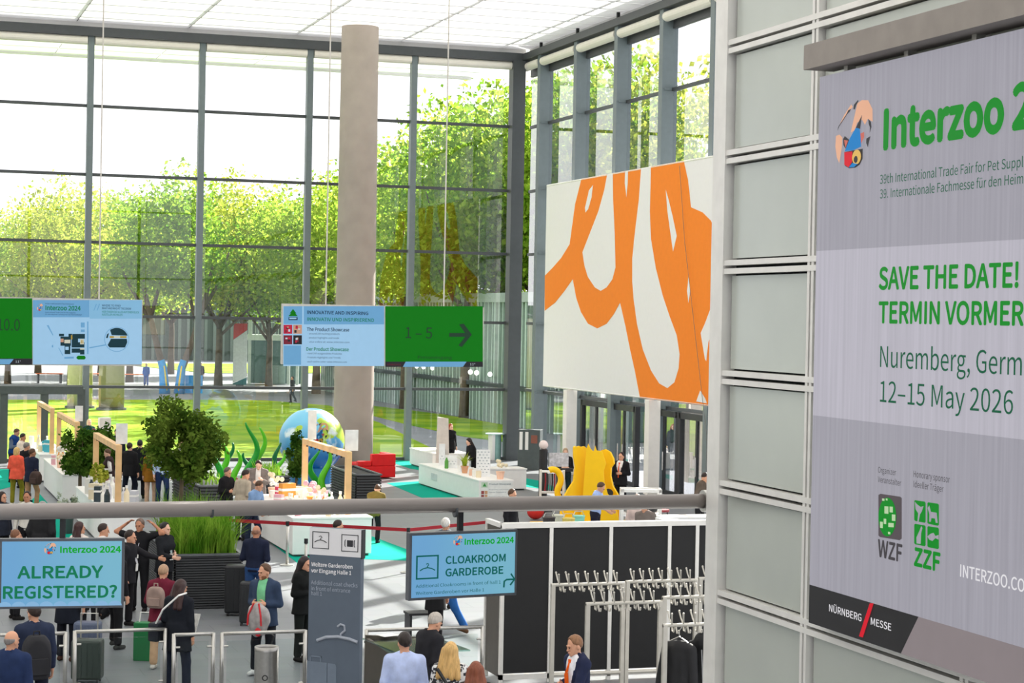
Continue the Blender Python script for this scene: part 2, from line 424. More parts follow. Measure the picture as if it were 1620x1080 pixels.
    for g, v in zip((1, -1), V): join(v@Rh.T+H(g*.031, -.091, .012), Fq, 1)
    lips = MB(); lips.ball((0, 0, 0), (.021, .008, .006), 8, 6); v = np.array(lips.v); join(v@Rh.T+H(0, -.097, -.058), np.array([f for f in lips.f if len(f) == 4]), 2)
    V = np.concatenate(Vs)*s; me = np_mesh('person', V, np.concatenate(Fs))
    if len(me.polygons) == sum(len(x) for x in Ms): me.polygons.foreach_set('material_index', np.concatenate(Ms).astype(np.int32))
    loc = GD(px, D, z0); rz = math.radians(face)-YAW
    o = link('person', me, [skinmat(skin), mat('eye_dark', (74, 54, 46), rough=.2), mat('lip', (176, 106, 96))], None, loc, rz, True)
    tag(o, label, 'person', group)
    def garment(name, fn, m, lo_=None, hi_=None, v=None, lab=None):
        V, F = surface(fn, lo if lo_ is None else lo_, hi if hi_ is None else hi_, v or hv)
        if not len(F): return None
        g = link(name, np_mesh(name, V*s, F), m if isinstance(m, list) else [m], o, None, 0, True)
        if lab: g['label'] = lab
        return g
    cl = lambda c, **k: c if isinstance(c, bpy.types.Material) else mat('cloth_%d_%d_%d' % tuple(c), c, rough=.85, spec=.15, var=.14, scale=9, bump=.25, **k)
    # --- trousers or skirt
    zb = pel[2]
    def trousers(P):
        d = smins([leg(P, 'L', .014, .1, .012), leg(P, 'R', .014, .1, .012), s_ell(P, T(0, .008, .0), (.172*b+.014, .122*b+.014, .13), Rt)], .03)
        return np.maximum(d, (P-T(0, 0, .1))@(Rt@np.array([0, 0, 1.0])))
    if skirt is None: garment('trousers', trousers, cl(bottom), hi_=[hi[0], hi[1], zb+.3])
    else:
        def sk(P):
            t = np.clip((zb+.1-P[:, 2])/(zb+.1-skirt[1]), 0, 1); rx = .15+.07*t
            return np.maximum((np.hypot(P[:, 0]/rx, (P[:, 1])/(rx*.75))-1)*.1, np.maximum(skirt[1]-P[:, 2], P[:, 2]-zb-.12))
        garment('skirt', sk, cl(skirt[0]), [-.3, -.3, skirt[1]-.08], [.3, .3, zb+.2])
    # --- shoes
    for nm in 'LR':
        a = J['ank'+nm]; fd = nrm(J['foot'+nm]); up = nrm((J['knee'+nm]-a)); up = nrm(up-fd*(up@fd))
        e0, e1 = a-up*.045-fd*.045, a-up*.052+fd*.135
        def sh(P):
            d = smins([s_cap(P, e0, e1, .04, .034), s_cap(P, a-up*.03, a+fd*.05-up*.045, .046, .042)], .02)
            return np.maximum(d, -((P-a)@up+.083))
        garment('shoe', sh, cl(shoes), a-.28, a+.28, .014 if near else .02)
    # --- top
    kind, tcol = top[0], top[1]; opt = top[2] if len(top) > 2 else {}
    infl = dict(shirt=.014, sweater=.02, jacket=.025, coat=.032, puffer=.055, vest=.03)[kind]
    hem = opt.get('hem', dict(shirt=-.06, sweater=-.08, jacket=-.17, coat=-.42, puffer=-.2, vest=-.1)[kind])
    sleeve = opt.get('sleeve', 'none' if kind == 'vest' else 'long'); opn = opt.get('open', 0.0)
    up = Rt@np.array([0, 0, 1.0])
    def topf(P, i, hem, sleeve, opn):
        l = [torso(P, i)]
        if hem < -.1:
            q = (P-pel)@Rt; t = np.clip((.05-q[:, 2])/(.05-hem), 0, 1); rx = (.155+.035*t+.02*fem*t)*b+i; ry = (.115+.03*t)*b+i
            k = np.hypot(q[:, 0]/rx, (q[:, 1]-.005)/ry)
            l.append(np.maximum((k-1)*np.minimum(rx, ry), np.maximum(hem-.02-q[:, 2], q[:, 2]-.12)))
        if sleeve == 'long': l += [arm(P, 'L', i*.62, .035, .03), arm(P, 'R', i*.62, .035, .03)]
        elif sleeve == 'short':
            l += [s_cap(P, J['sh'+n], J['sh'+n]+J['ud'+n]*.17, .06*b+i*.6, .058*b+i*.6) for n in 'LR']
        d = smins(l, .03); n2 = neck+Rt@np.array([0, .01, 0])
        d = smin(d, s_cap(P, n2-up*.05, n2+up*(.022 if opt.get('collar', True) else -.02), .064+i*.4, .06+i*.35), .02)
        d = np.maximum(d, (hem-((P-pel)@up)))
        d = np.maximum(d, -s_cap(P, n2+up*.015, n2+up*.2, .052+i*.2, .07+i*.3))
        if opn:
            q = (P-pel)@Rt; w = opn*np.clip((q[:, 2]-opt.get('button', -.5))/.35, 0, 1)
            d = np.maximum(d, -np.maximum(np.abs(q[:, 0])-w, q[:, 1]+.03))
        return d
    if under is not None:
        garment('shirt', lambda P: topf(P, .012, -.08, 'none' if kind != 'vest' else 'long', 0), cl(under), [lo[0], lo[1], zb-.25], hi)
    nm_ = dict(puffer='jacket').get(kind, kind)
    garment(nm_, lambda P: topf(P, infl, hem, sleeve, opn), cl(tcol), [lo[0], lo[1], min(lo[2]+.05, zb+hem-.1) if hem < -.3 else zb+hem-.35], hi)
    if tie is not None:
        tb = MB(); a = T(0, -.098-.0*b, .475); m1 = T(0, -.15*b-.012, .33); e = T(0, -.145*b-.012, .06)
        for p, q, w in ((a, m1, .03), (m1, e, .05)): tb.bar(p*s, q*s, w*s, .012*s, up=(1, 0, 0))
        tb.box(a*s, (.045*s, .03*s, .04*s)); tb.build('tie', cl(tie), o)
    if lanyard is not None:
        lb = MB(); yb = -.162*b-.01
        for g in (1, -1): lb.bar(T(g*.07, -.06, .5)*s, T(g*.01, yb, .2)*s, .02*s, .008*s, up=(1, 0, 0))
        lo_ = lb.build('lanyard', cl(lanyard), o)
        MB().box(T(0, yb, .13)*s, (.09*s, .012*s, .13*s), Rt).build('badge', mat('badge_white', (240, 240, 236)), lo_)
    # --- hair
    hk, hcl = hair[0], hair[1] if len(hair) > 1 else (60, 45, 35)
    if hk != 'none':
        def hairf(P):
            q = (P-hc)@Rh; E = lambda c, r: s_ell(q, c, r)
            g = .012 if hk != 'bald' else .01
            d = E((0, .018, .037), (.0735+g, .0935+g, .096+g)) if hk != 'bald' else E((0, .016, .028), (.074+g*.6, .094+g*.6, .1))
            if hk == 'short': d = d-.0035*np.sin(q[:, 0]*110+3)*np.sin(q[:, 2]*70+q[:, 1]*90)
            front = {'short': -.045, 'bald': .05, 'bob': -.035, 'long': -.035, 'bun': -.03, 'cap': -.05}[hk]
            line = q[:, 1]*1.0+.045+np.clip(.055-q[:, 2], 0, 1)*-1.25   # hairline sweeps back below the brow
            if hk in ('bob', 'long'): line = q[:, 1]*1.0+.042+np.clip(.05-q[:, 2], -1, .2)*-.35
            d = np.maximum(d, -(line)*.8)
            if hk == 'bald': d = np.maximum(d, np.maximum(q[:, 2]-.035, -.06-q[:, 2])); d = np.maximum(d, .012-q[:, 1])
            elif hk in ('short', 'bun', 'cap'): d = np.maximum(d, -.062-q[:, 2]+.3*np.clip(-q[:, 1], 0, .2))
            if hk == 'bun': d = smin(d, E((0, .105, .06), (.045, .045, .045)), .02)
            if hk == 'bob': d = smin(d, np.maximum(E((0, .03, -.03), (.092, .085, .13)), -(q[:, 1]+.025)), .02)
            if hk == 'long':
                L = hair[2] if len(hair) > 2 else .34
                l2 = [s_cap(q, (x*.75, .055-.1*abs(x), .03), (x*1.6, .105-.3*abs(x), -L), .05, .042) for x in (-.08, -.03, .03, .08)]
                f2 = np.maximum(smins(l2, .03), -(q[:, 1]-.0)-.035)+.005*np.sin(q[:, 0]*95+q[:, 2]*7)
                d = smin(d, f2, .03)
            return d
        garment('hair' if hk != 'cap' else 'cap', hairf, hairmat(hcl), hc-np.array([.2, .2, .6]), hc+np.array([.2, .3, .22]), .013 if near else .02)
        if hk == 'short' or hk == 'bald':
            pass
    if beard is not None:
        def bf(P):
            q = (P-hc)@Rh
            d = s_ell(q, (0, -.024, -.056), (.061, .071, .068)); d = np.maximum(d, q[:, 2]+.045-.6*np.clip(np.abs(q[:, 0])-.02, 0, 1)); d = np.maximum(d, q[:, 1]-.0)
            return np.maximum(d, -s_ell(q, (0, -.1, -.057), (.022, .03, .007)))
        garment('beard', bf, mat('hair_%d_%d_%d' % tuple(beard), beard, rough=.6, var=.3, scale=30), hc-.15, hc+.12, .01 if near else .016)
    # --- carried things that the figure wears are added by the caller through frames
    return dict(o=o, T=lambda x, y, z: T(x, y, z)*s, Rt=Rt, s=s, J={k: v*s for k, v in J.items()}, loc=np.array(loc), rz=rz,
                world=lambda p: np.array(loc)+rotz(rz)@np.array(p), hv=hv)
def soft(name, fn, lo, hi, h, m, parent=None, loc=None, rz=0.0):
    V, F = surface(fn, lo, hi, h); return link(name, np_mesh(name, V, F), m, parent, loc, rz, True)
# ------------------------------------------------------------------ hall: floor, roof, glass fronts
YF = 75.5; XR = 24.75; HALLH = 16.42
STEEL = mat('grey_painted_steel', (112, 124, 126), rough=.45, var=.04)
DARK = mat('dark_steel', (74, 78, 80), rough=.5, var=.05)
BLACKM = mat('black_metal', (34, 35, 37), rough=.5)
WHITE = mat('white_paint', (238, 237, 233), rough=.6, var=.02)
CHROME = mat('brushed_stainless', (190, 188, 182), rough=.32, metal=.85, var=.06, scale=20)
ALU = mat('satin_aluminium', (232, 230, 224), rough=.4, metal=.25, var=.05)
GLASS = glassmat('hall_glass', (.95, .96, .965), refl=2.4)
BALG = glassmat('barrier_glass', (.93, .965, .955), refl=.6)

def floormat():
    m = bpy.data.materials.new('stone_floor'); m.use_nodes = True; nt = m.node_tree; b = nt.nodes['Principled BSDF']
    tc = nt.nodes.new('ShaderNodeTexCoord'); br = nt.nodes.new('ShaderNodeTexBrick'); nz = nt.nodes.new('ShaderNodeTexNoise')
    br.inputs['Scale'].default_value = 1.0; br.offset = .5; br.inputs['Brick Width'].default_value = 1.2; br.inputs['Row Height'].default_value = .6
    br.inputs['Mortar Size'].default_value = .006; br.inputs['Color1'].default_value = (*lin((127, 130, 134)), 1); br.inputs['Color2'].default_value = (*lin((120, 124, 128)), 1)
    br.inputs['Mortar'].default_value = (*lin((102, 105, 108)), 1)
    nt.links.new(tc.outputs['Object'], br.inputs['Vector']); nt.links.new(tc.outputs['Object'], nz.inputs['Vector']); nz.inputs['Scale'].default_value = 3.0
    mx = nt.nodes.new('ShaderNodeMix'); mx.data_type = 'RGBA'; mx.blend_type = 'MULTIPLY'; mx.inputs[0].default_value = .12
    nt.links.new(br.outputs['Color'], mx.inputs[6]); nt.links.new(nz.outputs['Color'], mx.inputs[7]); nt.links.new(mx.outputs[2], b.inputs['Base Color'])
    b.inputs['Roughness'].default_value = .42; b.inputs['Specular IOR Level'].default_value = .35; return m
f = MB().box2((-26, -6, -.3), (25.2, YF+.35, 0)).build('floor', floormat()); struct(f)
# carpet runners
TEAL = mat('teal_carpet', (14, 158, 136), rough=.95, spec=.05, var=.06, scale=30)
for i, (pts, lab) in enumerate([
    ([(608, 727), (662, 728), (690, 748), (648, 741)], 'teal carpet patch behind the red armchair by the glass'),
    ([(612, 764), (668, 761), (760, 797), (700, 801)], 'teal carpet runner along the left face of the white counter'),
    ([(784, 748), (852, 760), (900, 779), (818, 768)], 'teal carpet runner leading from the counter to the dark kiosk'),
    ([(408, 843), (452, 833), (580, 845), (652, 872), (652, 887), (566, 884), (500, 902), (470, 890)], 'teal carpet runner crossing behind the grey cloakroom totem'),
    ([(-60, 742), (14, 742), (17, 770), (-60, 790)], 'teal carpet at the left edge beside the man in the blue waistcoat'),
    ([(40, 800), (62, 780), (86, 808), (120, 850), (60, 850)], 'teal carpet at the foot of the long white counter')]):
    P = [G(*p) for p in pts]; c = sum(P)/len(P); mb = MB(); k = len(P)
    mb.prism([(p[0]-c[0], p[1]-c[1]) for p in P], (0, 0, .001), (1, 0, 0), (0, 1, 0), .004)
    tag(mb.build('carpet', TEAL, None, c), lab, 'carpet', 'teal carpet runners')

# roof: white light-passing panels with open joints over the whole hall
cm = MB()
y = YF+.6
def roofmat():
    m = bpy.data.materials.new('white_ceiling_panel'); m.use_nodes = True; nt = m.node_tree; nt.nodes.clear()
    out = nt.nodes.new('ShaderNodeOutputMaterial'); mx = nt.nodes.new('ShaderNodeMixShader'); mx.inputs[0].default_value = .27
    df = nt.nodes.new('ShaderNodeBsdfDiffuse'); tl = nt.nodes.new('ShaderNodeBsdfTranslucent'); nz = nt.nodes.new('ShaderNodeTexNoise'); tc = nt.nodes.new('ShaderNodeTexCoord')
    nz.inputs['Scale'].default_value = .4; rp = nt.nodes.new('ShaderNodeValToRGB'); e = rp.color_ramp.elements; e[0].color = (.9, .9, .89, 1); e[1].color = (.96, .955, .945, 1)
    nt.links.new(tc.outputs['Object'], nz.inputs[0]); nt.links.new(nz.outputs['Fac'], rp.inputs[0]); nt.links.new(rp.outputs[0], df.inputs[0]); nt.links.new(rp.outputs[0], tl.inputs[0])
    nt.links.new(df.outputs[0], mx.inputs[1]); nt.links.new(tl.outputs[0], mx.inputs[2]); nt.links.new(mx.outputs[0], out.inputs[0]); return m
GAP = mat('ceiling_joint', (120, 120, 120), rough=.8)
while y > -6:
    y1 = y-1.62; x = -26.0
    while x < 25.4:
        x2 = min(x+4.16, 25.4); cm.mat(0).add([(x+.015, y1+.02, HALLH), (x2-.015, y1+.02, HALLH), (x2-.015, y-.02, HALLH), (x+.015, y-.02, HALLH)], [(0, 3, 2, 1)]); x = x2
    cm.mat(1).box2((-26, y1-.03, HALLH+.02), (25.4, y1+.05, HALLH+.2))
    y -= 1.64
x = -26.0
while x < 25.4: cm.mat(1).box2((x-.03, -6, HALLH+.02), (x+.03, YF+.6, HALLH+.1)); x += 4.16
struct(cm.build('ceiling', [roofmat(), GAP]))
n = 0
LW = mat('hall_wall_white', (214, 214, 210), rough=.8, var=.02)
struct(MB().box2((-26.4, -6, 0), (-26, YF+.4, 17.2)).build('wall_left', LW))
wb_ = MB()                                             # glazed rear front behind the viewer
for i in range(13): wb_.box2((-26+i*4.2-.1, -6.3, 0), (-26+i*4.2+.1, -6, HALLH))
for z in (2.8, 5.5, 8.2, 10.8, 13.4, 16.1): wb_.box2((-26, -6.25, z-.06), (25.4, -6.1, z+.06))
wb_ = struct(wb_.build('window_40', DARK)); MB().box2((-26, -6.2, 0), (25.4, -6.17, HALLH)).build('glass', GLASS, wb_)
# roof overhang outside the far glass front
om = MB()
for k in range(5):
    x = -26.0
    while x < 25.4: om.mat(0).add([(x+.015, YF+.7+k*1.7, HALLH-.1), (x+4.14, YF+.7+k*1.7, HALLH-.1), (x+4.14, YF+2.36+k*1.7, HALLH-.1), (x+.015, YF+2.36+k*1.7, HALLH-.1)], [(0, 3, 2, 1)]); x += 4.16
    om.mat(1).box2((-26, YF+2.34+k*1.7, HALLH-.06), (25.4, YF+2.42+k*1.7, HALLH+.1))
om.mat(2).box2((-26, YF+9.2, HALLH-.2), (25.4, YF+9.35, HALLH+.3))
n += 1; struct(om.build('trim_%d' % n, [MATS.setdefault('roof_panel', bpy.data.materials['white_ceiling_panel']), GAP, WHITE]))
# glass fronts
ZT = [2.81, 5.47, 8.22, 10.74, 13.3]; ZTOP = 15.9
def pane(o, a, b): return MB().box2(a, b).build('glass', GLASS, o)
mull = [24.42-4.155*i for i in range(13)]
BLIND = mat('cream_blind', (240, 236, 224), rough=.8, var=.02)
for i in range(12):
    xr, xl = mull[i], mull[i+1]; mb = MB()
    for z in ZT: mb.box2((xl, YF-.02, z-.055), (xr, YF+.12, z+.055))
    mb.box2((xl, YF-.02, 0), (xr, YF+.12, .12))
    w = mb.build('window_%d' % (i+1), DARK); struct(w)
    pane(w, (xl+.05, YF+.05, .1), (xr-.05, YF+.075, ZTOP))
    MB().tube([(xl+.14, YF-.12, 15.72), (xr-.14, YF-.12, 15.72)], .17, 14).build('roller_blind', BLIND, w, smooth=False)
    n += 1; struct(MB().box2((xl-.115, YF-.22, 0), (xl+.115, YF+.1, 16.0)).build('trim_%d' % n, STEEL))
n += 1; struct(MB().box2((-26, YF-.35, 15.86), (XR+.2, YF+.3, 16.2)).build('trim_%d' % n, DARK))
n += 1; struct(MB().box2((XR-.5, YF-.42, 0), (XR+.02, YF+.12, 15.9)).build('trim_%d' % n, DARK))      # corner post
n += 1; struct(MB().box2((-26, YF+.12, 16.1), (XR+.2, YF+.35, 17.1)).build('trim_%d' % n, WHITE))
ymull = [YF-2.1-4.18*i for i in range(19)]
prev = YF
for i, yy in enumerate(ymull):
    mb = MB()
    for z in ZT: mb.box2((XR+.36, yy, z-.055), (XR+.5, prev, z+.055))
    mb.box2((XR+.36, yy, 15.3), (XR+.5, prev, 15.75))
    w = mb.build('window_%d' % (i+13), DARK); struct(w)
    MB().box2((XR+.41, yy+.05, .1), (XR+.435, prev-.05, ZTOP)).build('glass', GLASS, w)
    MB().tube([(XR+.13, yy+.2, 15.68), (XR+.13, prev-.14, 15.68)], .17, 14).build('roller_blind', BLIND, w)
    mb = MB().box2((XR, yy-.16, 0), (XR+.42, yy+.16, 15.98))
    mb.box2((XR+.42, yy-.06, 0), (XR+.58, yy+.06, 15.9))
    for z in ZT: mb.box2((XR+.06, yy-.2, z-.03), (XR+.34, yy+.2, z+.03))
    n += 1; struct(mb.build('trim_%d' % n, STEEL)); prev = yy
n += 1; struct(MB().box2((XR-.1, -6, 15.92), (XR+.6, YF, 16.18)).build('trim_%d' % n, DARK))
n += 1; struct(MB().box2((XR+.3, -6, 16.1), (XR+.6, YF, 17.1)).build('trim_%d' % n, WHITE))
for i in range(10):          # hangers above the beam
    n += 1; struct(MB().box2((XR+.02, 73.4-4.18*i-.05, 16.15), (XR+.12, 73.4-4.18*i+.05, 16.44)).build('trim_%d' % n, BLACKM))
# entrance below the banner: dark door frames and white pillars
DOORM = mat('black_door_frame', (38, 40, 42), rough=.45)
for i, (ya, yb) in enumerate(((68.2, 65.4), (65.2, 62.9), (61.6, 59.2), (59.0, 56.4))):
    mb = MB(); x = XR+.12
    for yy in (ya, yb): mb.box2((x, yy-.09, 0), (x+.18, yy+.09, 2.75))
    mb.box2((x, yb, 2.55), (x+.18, ya, 2.75)).box2((x+.05, (ya+yb)/2-.07, 0), (x+.14, (ya+yb)/2+.07, 2.6)).box2((x+.04, yb, .0), (x+.14, ya, .14))
    d = struct(mb.build('door_%d' % (i+1), DOORM))
    MB().box2((x+.08, yb+.09, .1), (x+.1, ya-.09, 2.56)).build('glass', GLASS, d)
    hb = MB()
    for g in (-.22, .22): hb.tube([(x-.07, (ya+yb)/2+g, .8), (x-.07, (ya+yb)/2+g, 1.4)], .02, 8)
    hb.build('door_handle', CHROME, d)
for i, (px, py) in enumerate(((900, 738), (1030, 772))):
    p = G(px, py); q = PX(px, py, XR-.32); n += 1
    mb = MB().box2((XR-.52, q[1]-.2, 0), (XR-.12, q[1]+.2, 3.1)); struct(mb.build('trim_%d' % n, mat('pillar_white', (246, 241, 233), rough=.7, var=.02), bevel=.01))
p = G(1083, 762)
n += 1; struct(MB().box2((p[0], p[1]-.4, 0), (p[0]+.75, p[1]+.4, 3.1)).build('trim_%d' % n, mat('pillar_beige', (226, 214, 196), rough=.8)))
n += 1; struct(MB().box2((XR+.65, 54, 3.1), (XR+7.5, 72, 3.5)).build('trim_%d' % n, mat('shade_slab_grey', (120, 124, 124))))     # added roof slab that darkens the ground seen through the doors
# concrete column
cc = G(557, 738); m = mat('concrete', (166, 156, 146), rough=.75, var=.07, scale=1.6, bump=.1)
mb = MB(); mb.lathe([(.745, 0), (.738, 2.0), (.73, 6.0), (.715, 11.0), (.69, HALLH)], 48, (0, 0, 0))
col = mb.build('concrete_column', m, None, (17.35, 72.4, 0), smooth=True)
for p in col.data.polygons:
    if len(p.vertices) > 4: p.use_smooth = False
tag(col, 'thick round grey concrete column rising from floor to roof', 'column'); struct(col)

# ------------------------------------------------------------------ near wall on the right: frosted panels in double aluminium rails
XW = 6.11; ZR = [-.46+.8205*i for i in range(13)]; YV = [13.78, 12.2, 10.12, 8.04, 5.96, 3.88]
wb = MB().box2((XW+.07, 3.0, 0), (XW+.5, 13.62, 9.9)); wr = struct(wb.build('wall_right', mat('wall_dark_core', (40, 44, 44), rough=.8)))
mb = MB()
for z in ZR:
    if z < .05: continue
    for d in (-.031, .031): mb.box2((XW-.03, 3.0, z+d-.02), (XW+.09, 13.66, z+d+.02))
for yv in YV[1:]:
    for d in (-.03, .03): mb.box2((XW-.025, yv+d-.018, 0), (XW+.085, yv+d+.018, 9.9))
mb.box2((XW-.04, 13.62, 0), (XW+.5, 13.84, 9.9))
mb.build('rail_grid', ALU, wr)
def frost():
    m = mat('frosted_panel', (180, 184, 174), rough=.5, spec=.3, var=.05, scale=1.3); nt = m.node_tree
    if not [x for x in nt.nodes if x.type == 'MIX_SHADER']:       # satin glass in front of white backing: a soft mirror over a matt body
        mx = nt.nodes.new('ShaderNodeMixShader'); gl = nt.nodes.new('ShaderNodeBsdfGlossy'); gl.inputs['Roughness'].default_value = .22; gl.inputs['Color'].default_value = (.86, .93, .92, 1); mx.inputs[0].default_value = .2
        out = [x for x in nt.nodes if x.type == 'OUTPUT_MATERIAL'][0]; nt.links.new(nt.nodes['Principled BSDF'].outputs[0], mx.inputs[1]); nt.links.new(gl.outputs[0], mx.inputs[2]); nt.links.new(mx.outputs[0], out.inputs[0])
    return m
ys = [13.62]+[y for y in YV[1:]]
for zi in range(len(ZR)-1):
    z0, z1 = max(0, ZR[zi])+.065, ZR[zi+1]-.065
    for j in range(3):
        ya, yb = ys[j]-.075, ys[j+1]+.075
        if j == 0: ya = 13.58
        MB().box2((XW+.02, yb, z0), (XW+.06, ya, z1)).build('glass_panel', frost(), wr)
n += 1; struct(MB().box2((XW+.5, 3.0, 0), (XW+.9, 13.84, 9.9)).build('trim_%d' % n, mat('wall_dark_core', (40, 44, 44))))
# ------------------------------------------------------------------ outside: lawn, paths, neighbouring buildings, trees
def grassmat():
    m = bpy.data.materials.new('lawn_grass'); m.use_nodes = True; nt = m.node_tree; b = nt.nodes['Principled BSDF']
    tc = nt.nodes.new('ShaderNodeTexCoord'); a = nt.nodes.new('ShaderNodeTexNoise'); a.inputs['Scale'].default_value = .35; a.inputs['Detail'].default_value = 8
    rp = nt.nodes.new('ShaderNodeValToRGB'); e = rp.color_ramp.elements; e[0].position = .35; e[1].position = .7
    e[0].color = (*lin((92, 134, 20)), 1); e[1].color = (*lin((152, 174, 36)), 1)
    nt.links.new(tc.outputs['Object'], a.inputs['Vector']); nt.links.new(a.outputs['Fac'], rp.inputs['Fac']); nt.links.new(rp.outputs[0], b.inputs['Base Color'])
    b.inputs['Roughness'].default_value = .9; b.inputs['Specular IOR Level'].default_value = .1; return m
LAWN = grassmat()
gnd = MB().box2((-160, YF+.36, -.5), (200, 420, -.03)).build('ground', mat('grey_paving', (122, 126, 129), rough=.9, var=.08, scale=.4)); struct(gnd)
def flat(name, px, z, m):
    P = [G(*p) for p in px]; P = [(p[0], max(p[1], YF+.4)) for p in P]
    return struct(MB().prism(P, (0, 0, -.06), (1, 0, 0), (0, 1, 0), .06+z).build(name, m))
flat('lawn', [(-500, 634), (0, 632), (300, 632), (420, 633), (520, 641), (600, 668), (690, 712), (712, 726), (-600, 760)], 0, LAWN)
flat('lawn', [(586, 641), (700, 655), (800, 672), (850, 690), (850, 705), (790, 697), (735, 690), (650, 672), (586, 656)], 0, LAWN)
flat('lawn', [(-500, 572), (600, 576), (600, 590), (330, 590), (200, 577), (-500, 577)], 0.02, LAWN)
# ribbed hall wall far behind the trees
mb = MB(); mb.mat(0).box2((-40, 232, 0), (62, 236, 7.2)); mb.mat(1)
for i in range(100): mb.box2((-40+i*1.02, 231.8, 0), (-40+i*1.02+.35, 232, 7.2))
tag(mb.build('exhibition_hall', [mat('ribbed_wall', (70, 84, 72), rough=.8), mat('wall_rib', (100, 114, 102), rough=.7)]), 'long pale ribbed hall wall far behind the trees', 'building')  # both wall colours are darkened to stand for the shade of the trees
# neighbouring glazed building on the right with pale upright fins
b_ = thing('glazed_building', 'dark glazed building with pale upright fins right of the lawn', 'building', (32.2, 90, 0))
MB().box2((.35, -4, 0), (9, 56, 6.6)).build('facade', mat('teal_facade', (58, 84, 78), rough=.25), b_)
mb = MB(); k = 0
rng = random.Random(4)
for i in range(90):
    y = -4+i*.66+rng.uniform(-.1, .1); w = .11 if i % 4 else .2; mb.box2((-.05, y, 0), (.36, y+w, 6.5))
mb.build('fins', mat('pale_fin', (172, 194, 184), rough=.6), b_)
MB().box2((-.12, -4, 6.5), (9.1, 56, 7.0)).build('roof_edge', mat('fin_edge', (150, 165, 158)), b_)
MB().box2((-.1, -4, 1.9), (.3, 56, 2.15)).build('dark_band', mat('band_dark', (42, 56, 56)), b_)
mb = MB()
for yy in (12.5, 15, 16.2, 24, 26, 27.6, 40, 43, 50): mb.ball((-.1, yy, 2.6), .14, 10, 6)
mb.build('globe_lamp', mat('globe_lamp', (255, 250, 240), emit=2.0), b_)
# two drum columns on the lawn
for i, (px, py, lab) in enumerate(((126, 645, 'pale advertising drum column outside, behind the left timber posts'), (176, 648, 'olive metallic drum column outside, beside the paler one'))):
    p = G(px, py); t = thing('drum_column', lab, 'column', p)
    MB().lathe([(.72, 0), (.72, 5.6), (.66, 5.7)], 32).build('drum', mat('drum_%d' % i, ((206, 192, 188), (150, 138, 134))[i], rough=.5, metal=.0), t, smooth=True)
    MB().lathe([(.85, 0), (.85, .12)], 32).build('base_ring', DARK, t)
    MB().lathe([(.78, 5.7), (.78, 5.85), (.2, 6.05)], 32).build('cap', DARK, t)
# pylon sign
p = G(379, 612); t = thing('pylon_sign', 'white pylon sign with red top outside near the glass gatehouse', 'sign', p, -.2)
MB().prism([(-.52, 0), (.52, .45), (.52, 4.05), (-.52, 3.3)], (0, 0, .3), (1, 0, 0), (0, 0, 1), .16).build('panel', mat('pylon_white', (232, 238, 236)), t)
MB().prism([(-.52, 3.32), (.52, 4.07), (.52, 4.55), (-.52, 4.55)], (0, 0, .3), (1, 0, 0), (0, 0, 1), .16).build('red_top', mat('pylon_red', (222, 48, 34)), t)
MB().prism([(-.52, -.12), (.52, -.12), (.52, .43), (-.52, -.02)], (0, 0, .3), (1, 0, 0), (0, 0, 1), .16).build('teal_foot', mat('pylon_teal', (24, 110, 112)), t)
MB().box2((-.3, -.1, 0), (.3, .08, .25)).build('plinth', DARK, t)
# glass gatehouse
p = G(432, 608); t = thing('gatehouse', 'two storey pale steel and glass gatehouse behind the lawn', 'building', p, -.25)
GW = mat('gate_white', (205, 216, 208), rough=.6)
for x in (-1.9, -.4, 1.2, 1.9):
    MB().box2((x-.12, -.12, 0), (x+.12, .12, 5.6)).build('post', GW, t)
MB().box2((-2.1, -.3, 3.5), (2.1, 2.4, 3.95)).build('landing', GW, t)
mb = MB()
for i in range(16): mb.box2((-2+i*.26, -.28, 3.95), (-2+i*.26+.05, -.22, 4.9))
mb.box2((-2.1, -.3, 4.9), (2.1, -.2, 4.98)).build('railing', GW, t)
MB().box2((-2.1, 2.2, 0), (2.1, 2.4, 3.5)).build('back_wall', mat('gate_teal', (92, 124, 116)), t)
MB().box2((-2.1, -.3, 5.5), (2.1, 2.4, 5.7)).build('roof', GW, t)
MB().box2((-.6, .6, 0), (.9, 1.4, 1.5)).build('desk', mat('gate_desk', (130, 150, 142)), t)
p = G(351, 628)
tag(MB().prism(smoothpoly([(-.72, 0), (-.68, .36), (-.3, .5), (.4, .47), (.7, .3), (.74, 0)], 3), (0, -.3, 0), (1, 0, 0), (0, 0, 1), -.7).build('stone_block', mat('boulder', (120, 122, 112), rough=.9, bump=.3), None, p, smooth=False), 'low grey stone block on the path edge outside', 'stone')
# beer tables outside
for i, (px, py, lab) in enumerate(((78, 606, 'orange outdoor table left of the pale drum column'), (150, 606, 'orange outdoor table between the two drum columns'), (212, 607, 'orange outdoor table right of the olive drum column'))):
    p = G(px, py); t = thing('outdoor_table', lab, 'table', p, .1, 'orange tables outside')
    MB().box2((-1, -.35, .7), (1, .35, .76)).build('tabletop', mat('table_orange', (232, 112, 60)), t)
    for x in (-.85, .85): MB().box2((x-.04, -.3, 0), (x+.04, .3, .7)).build('leg', DARK, t)

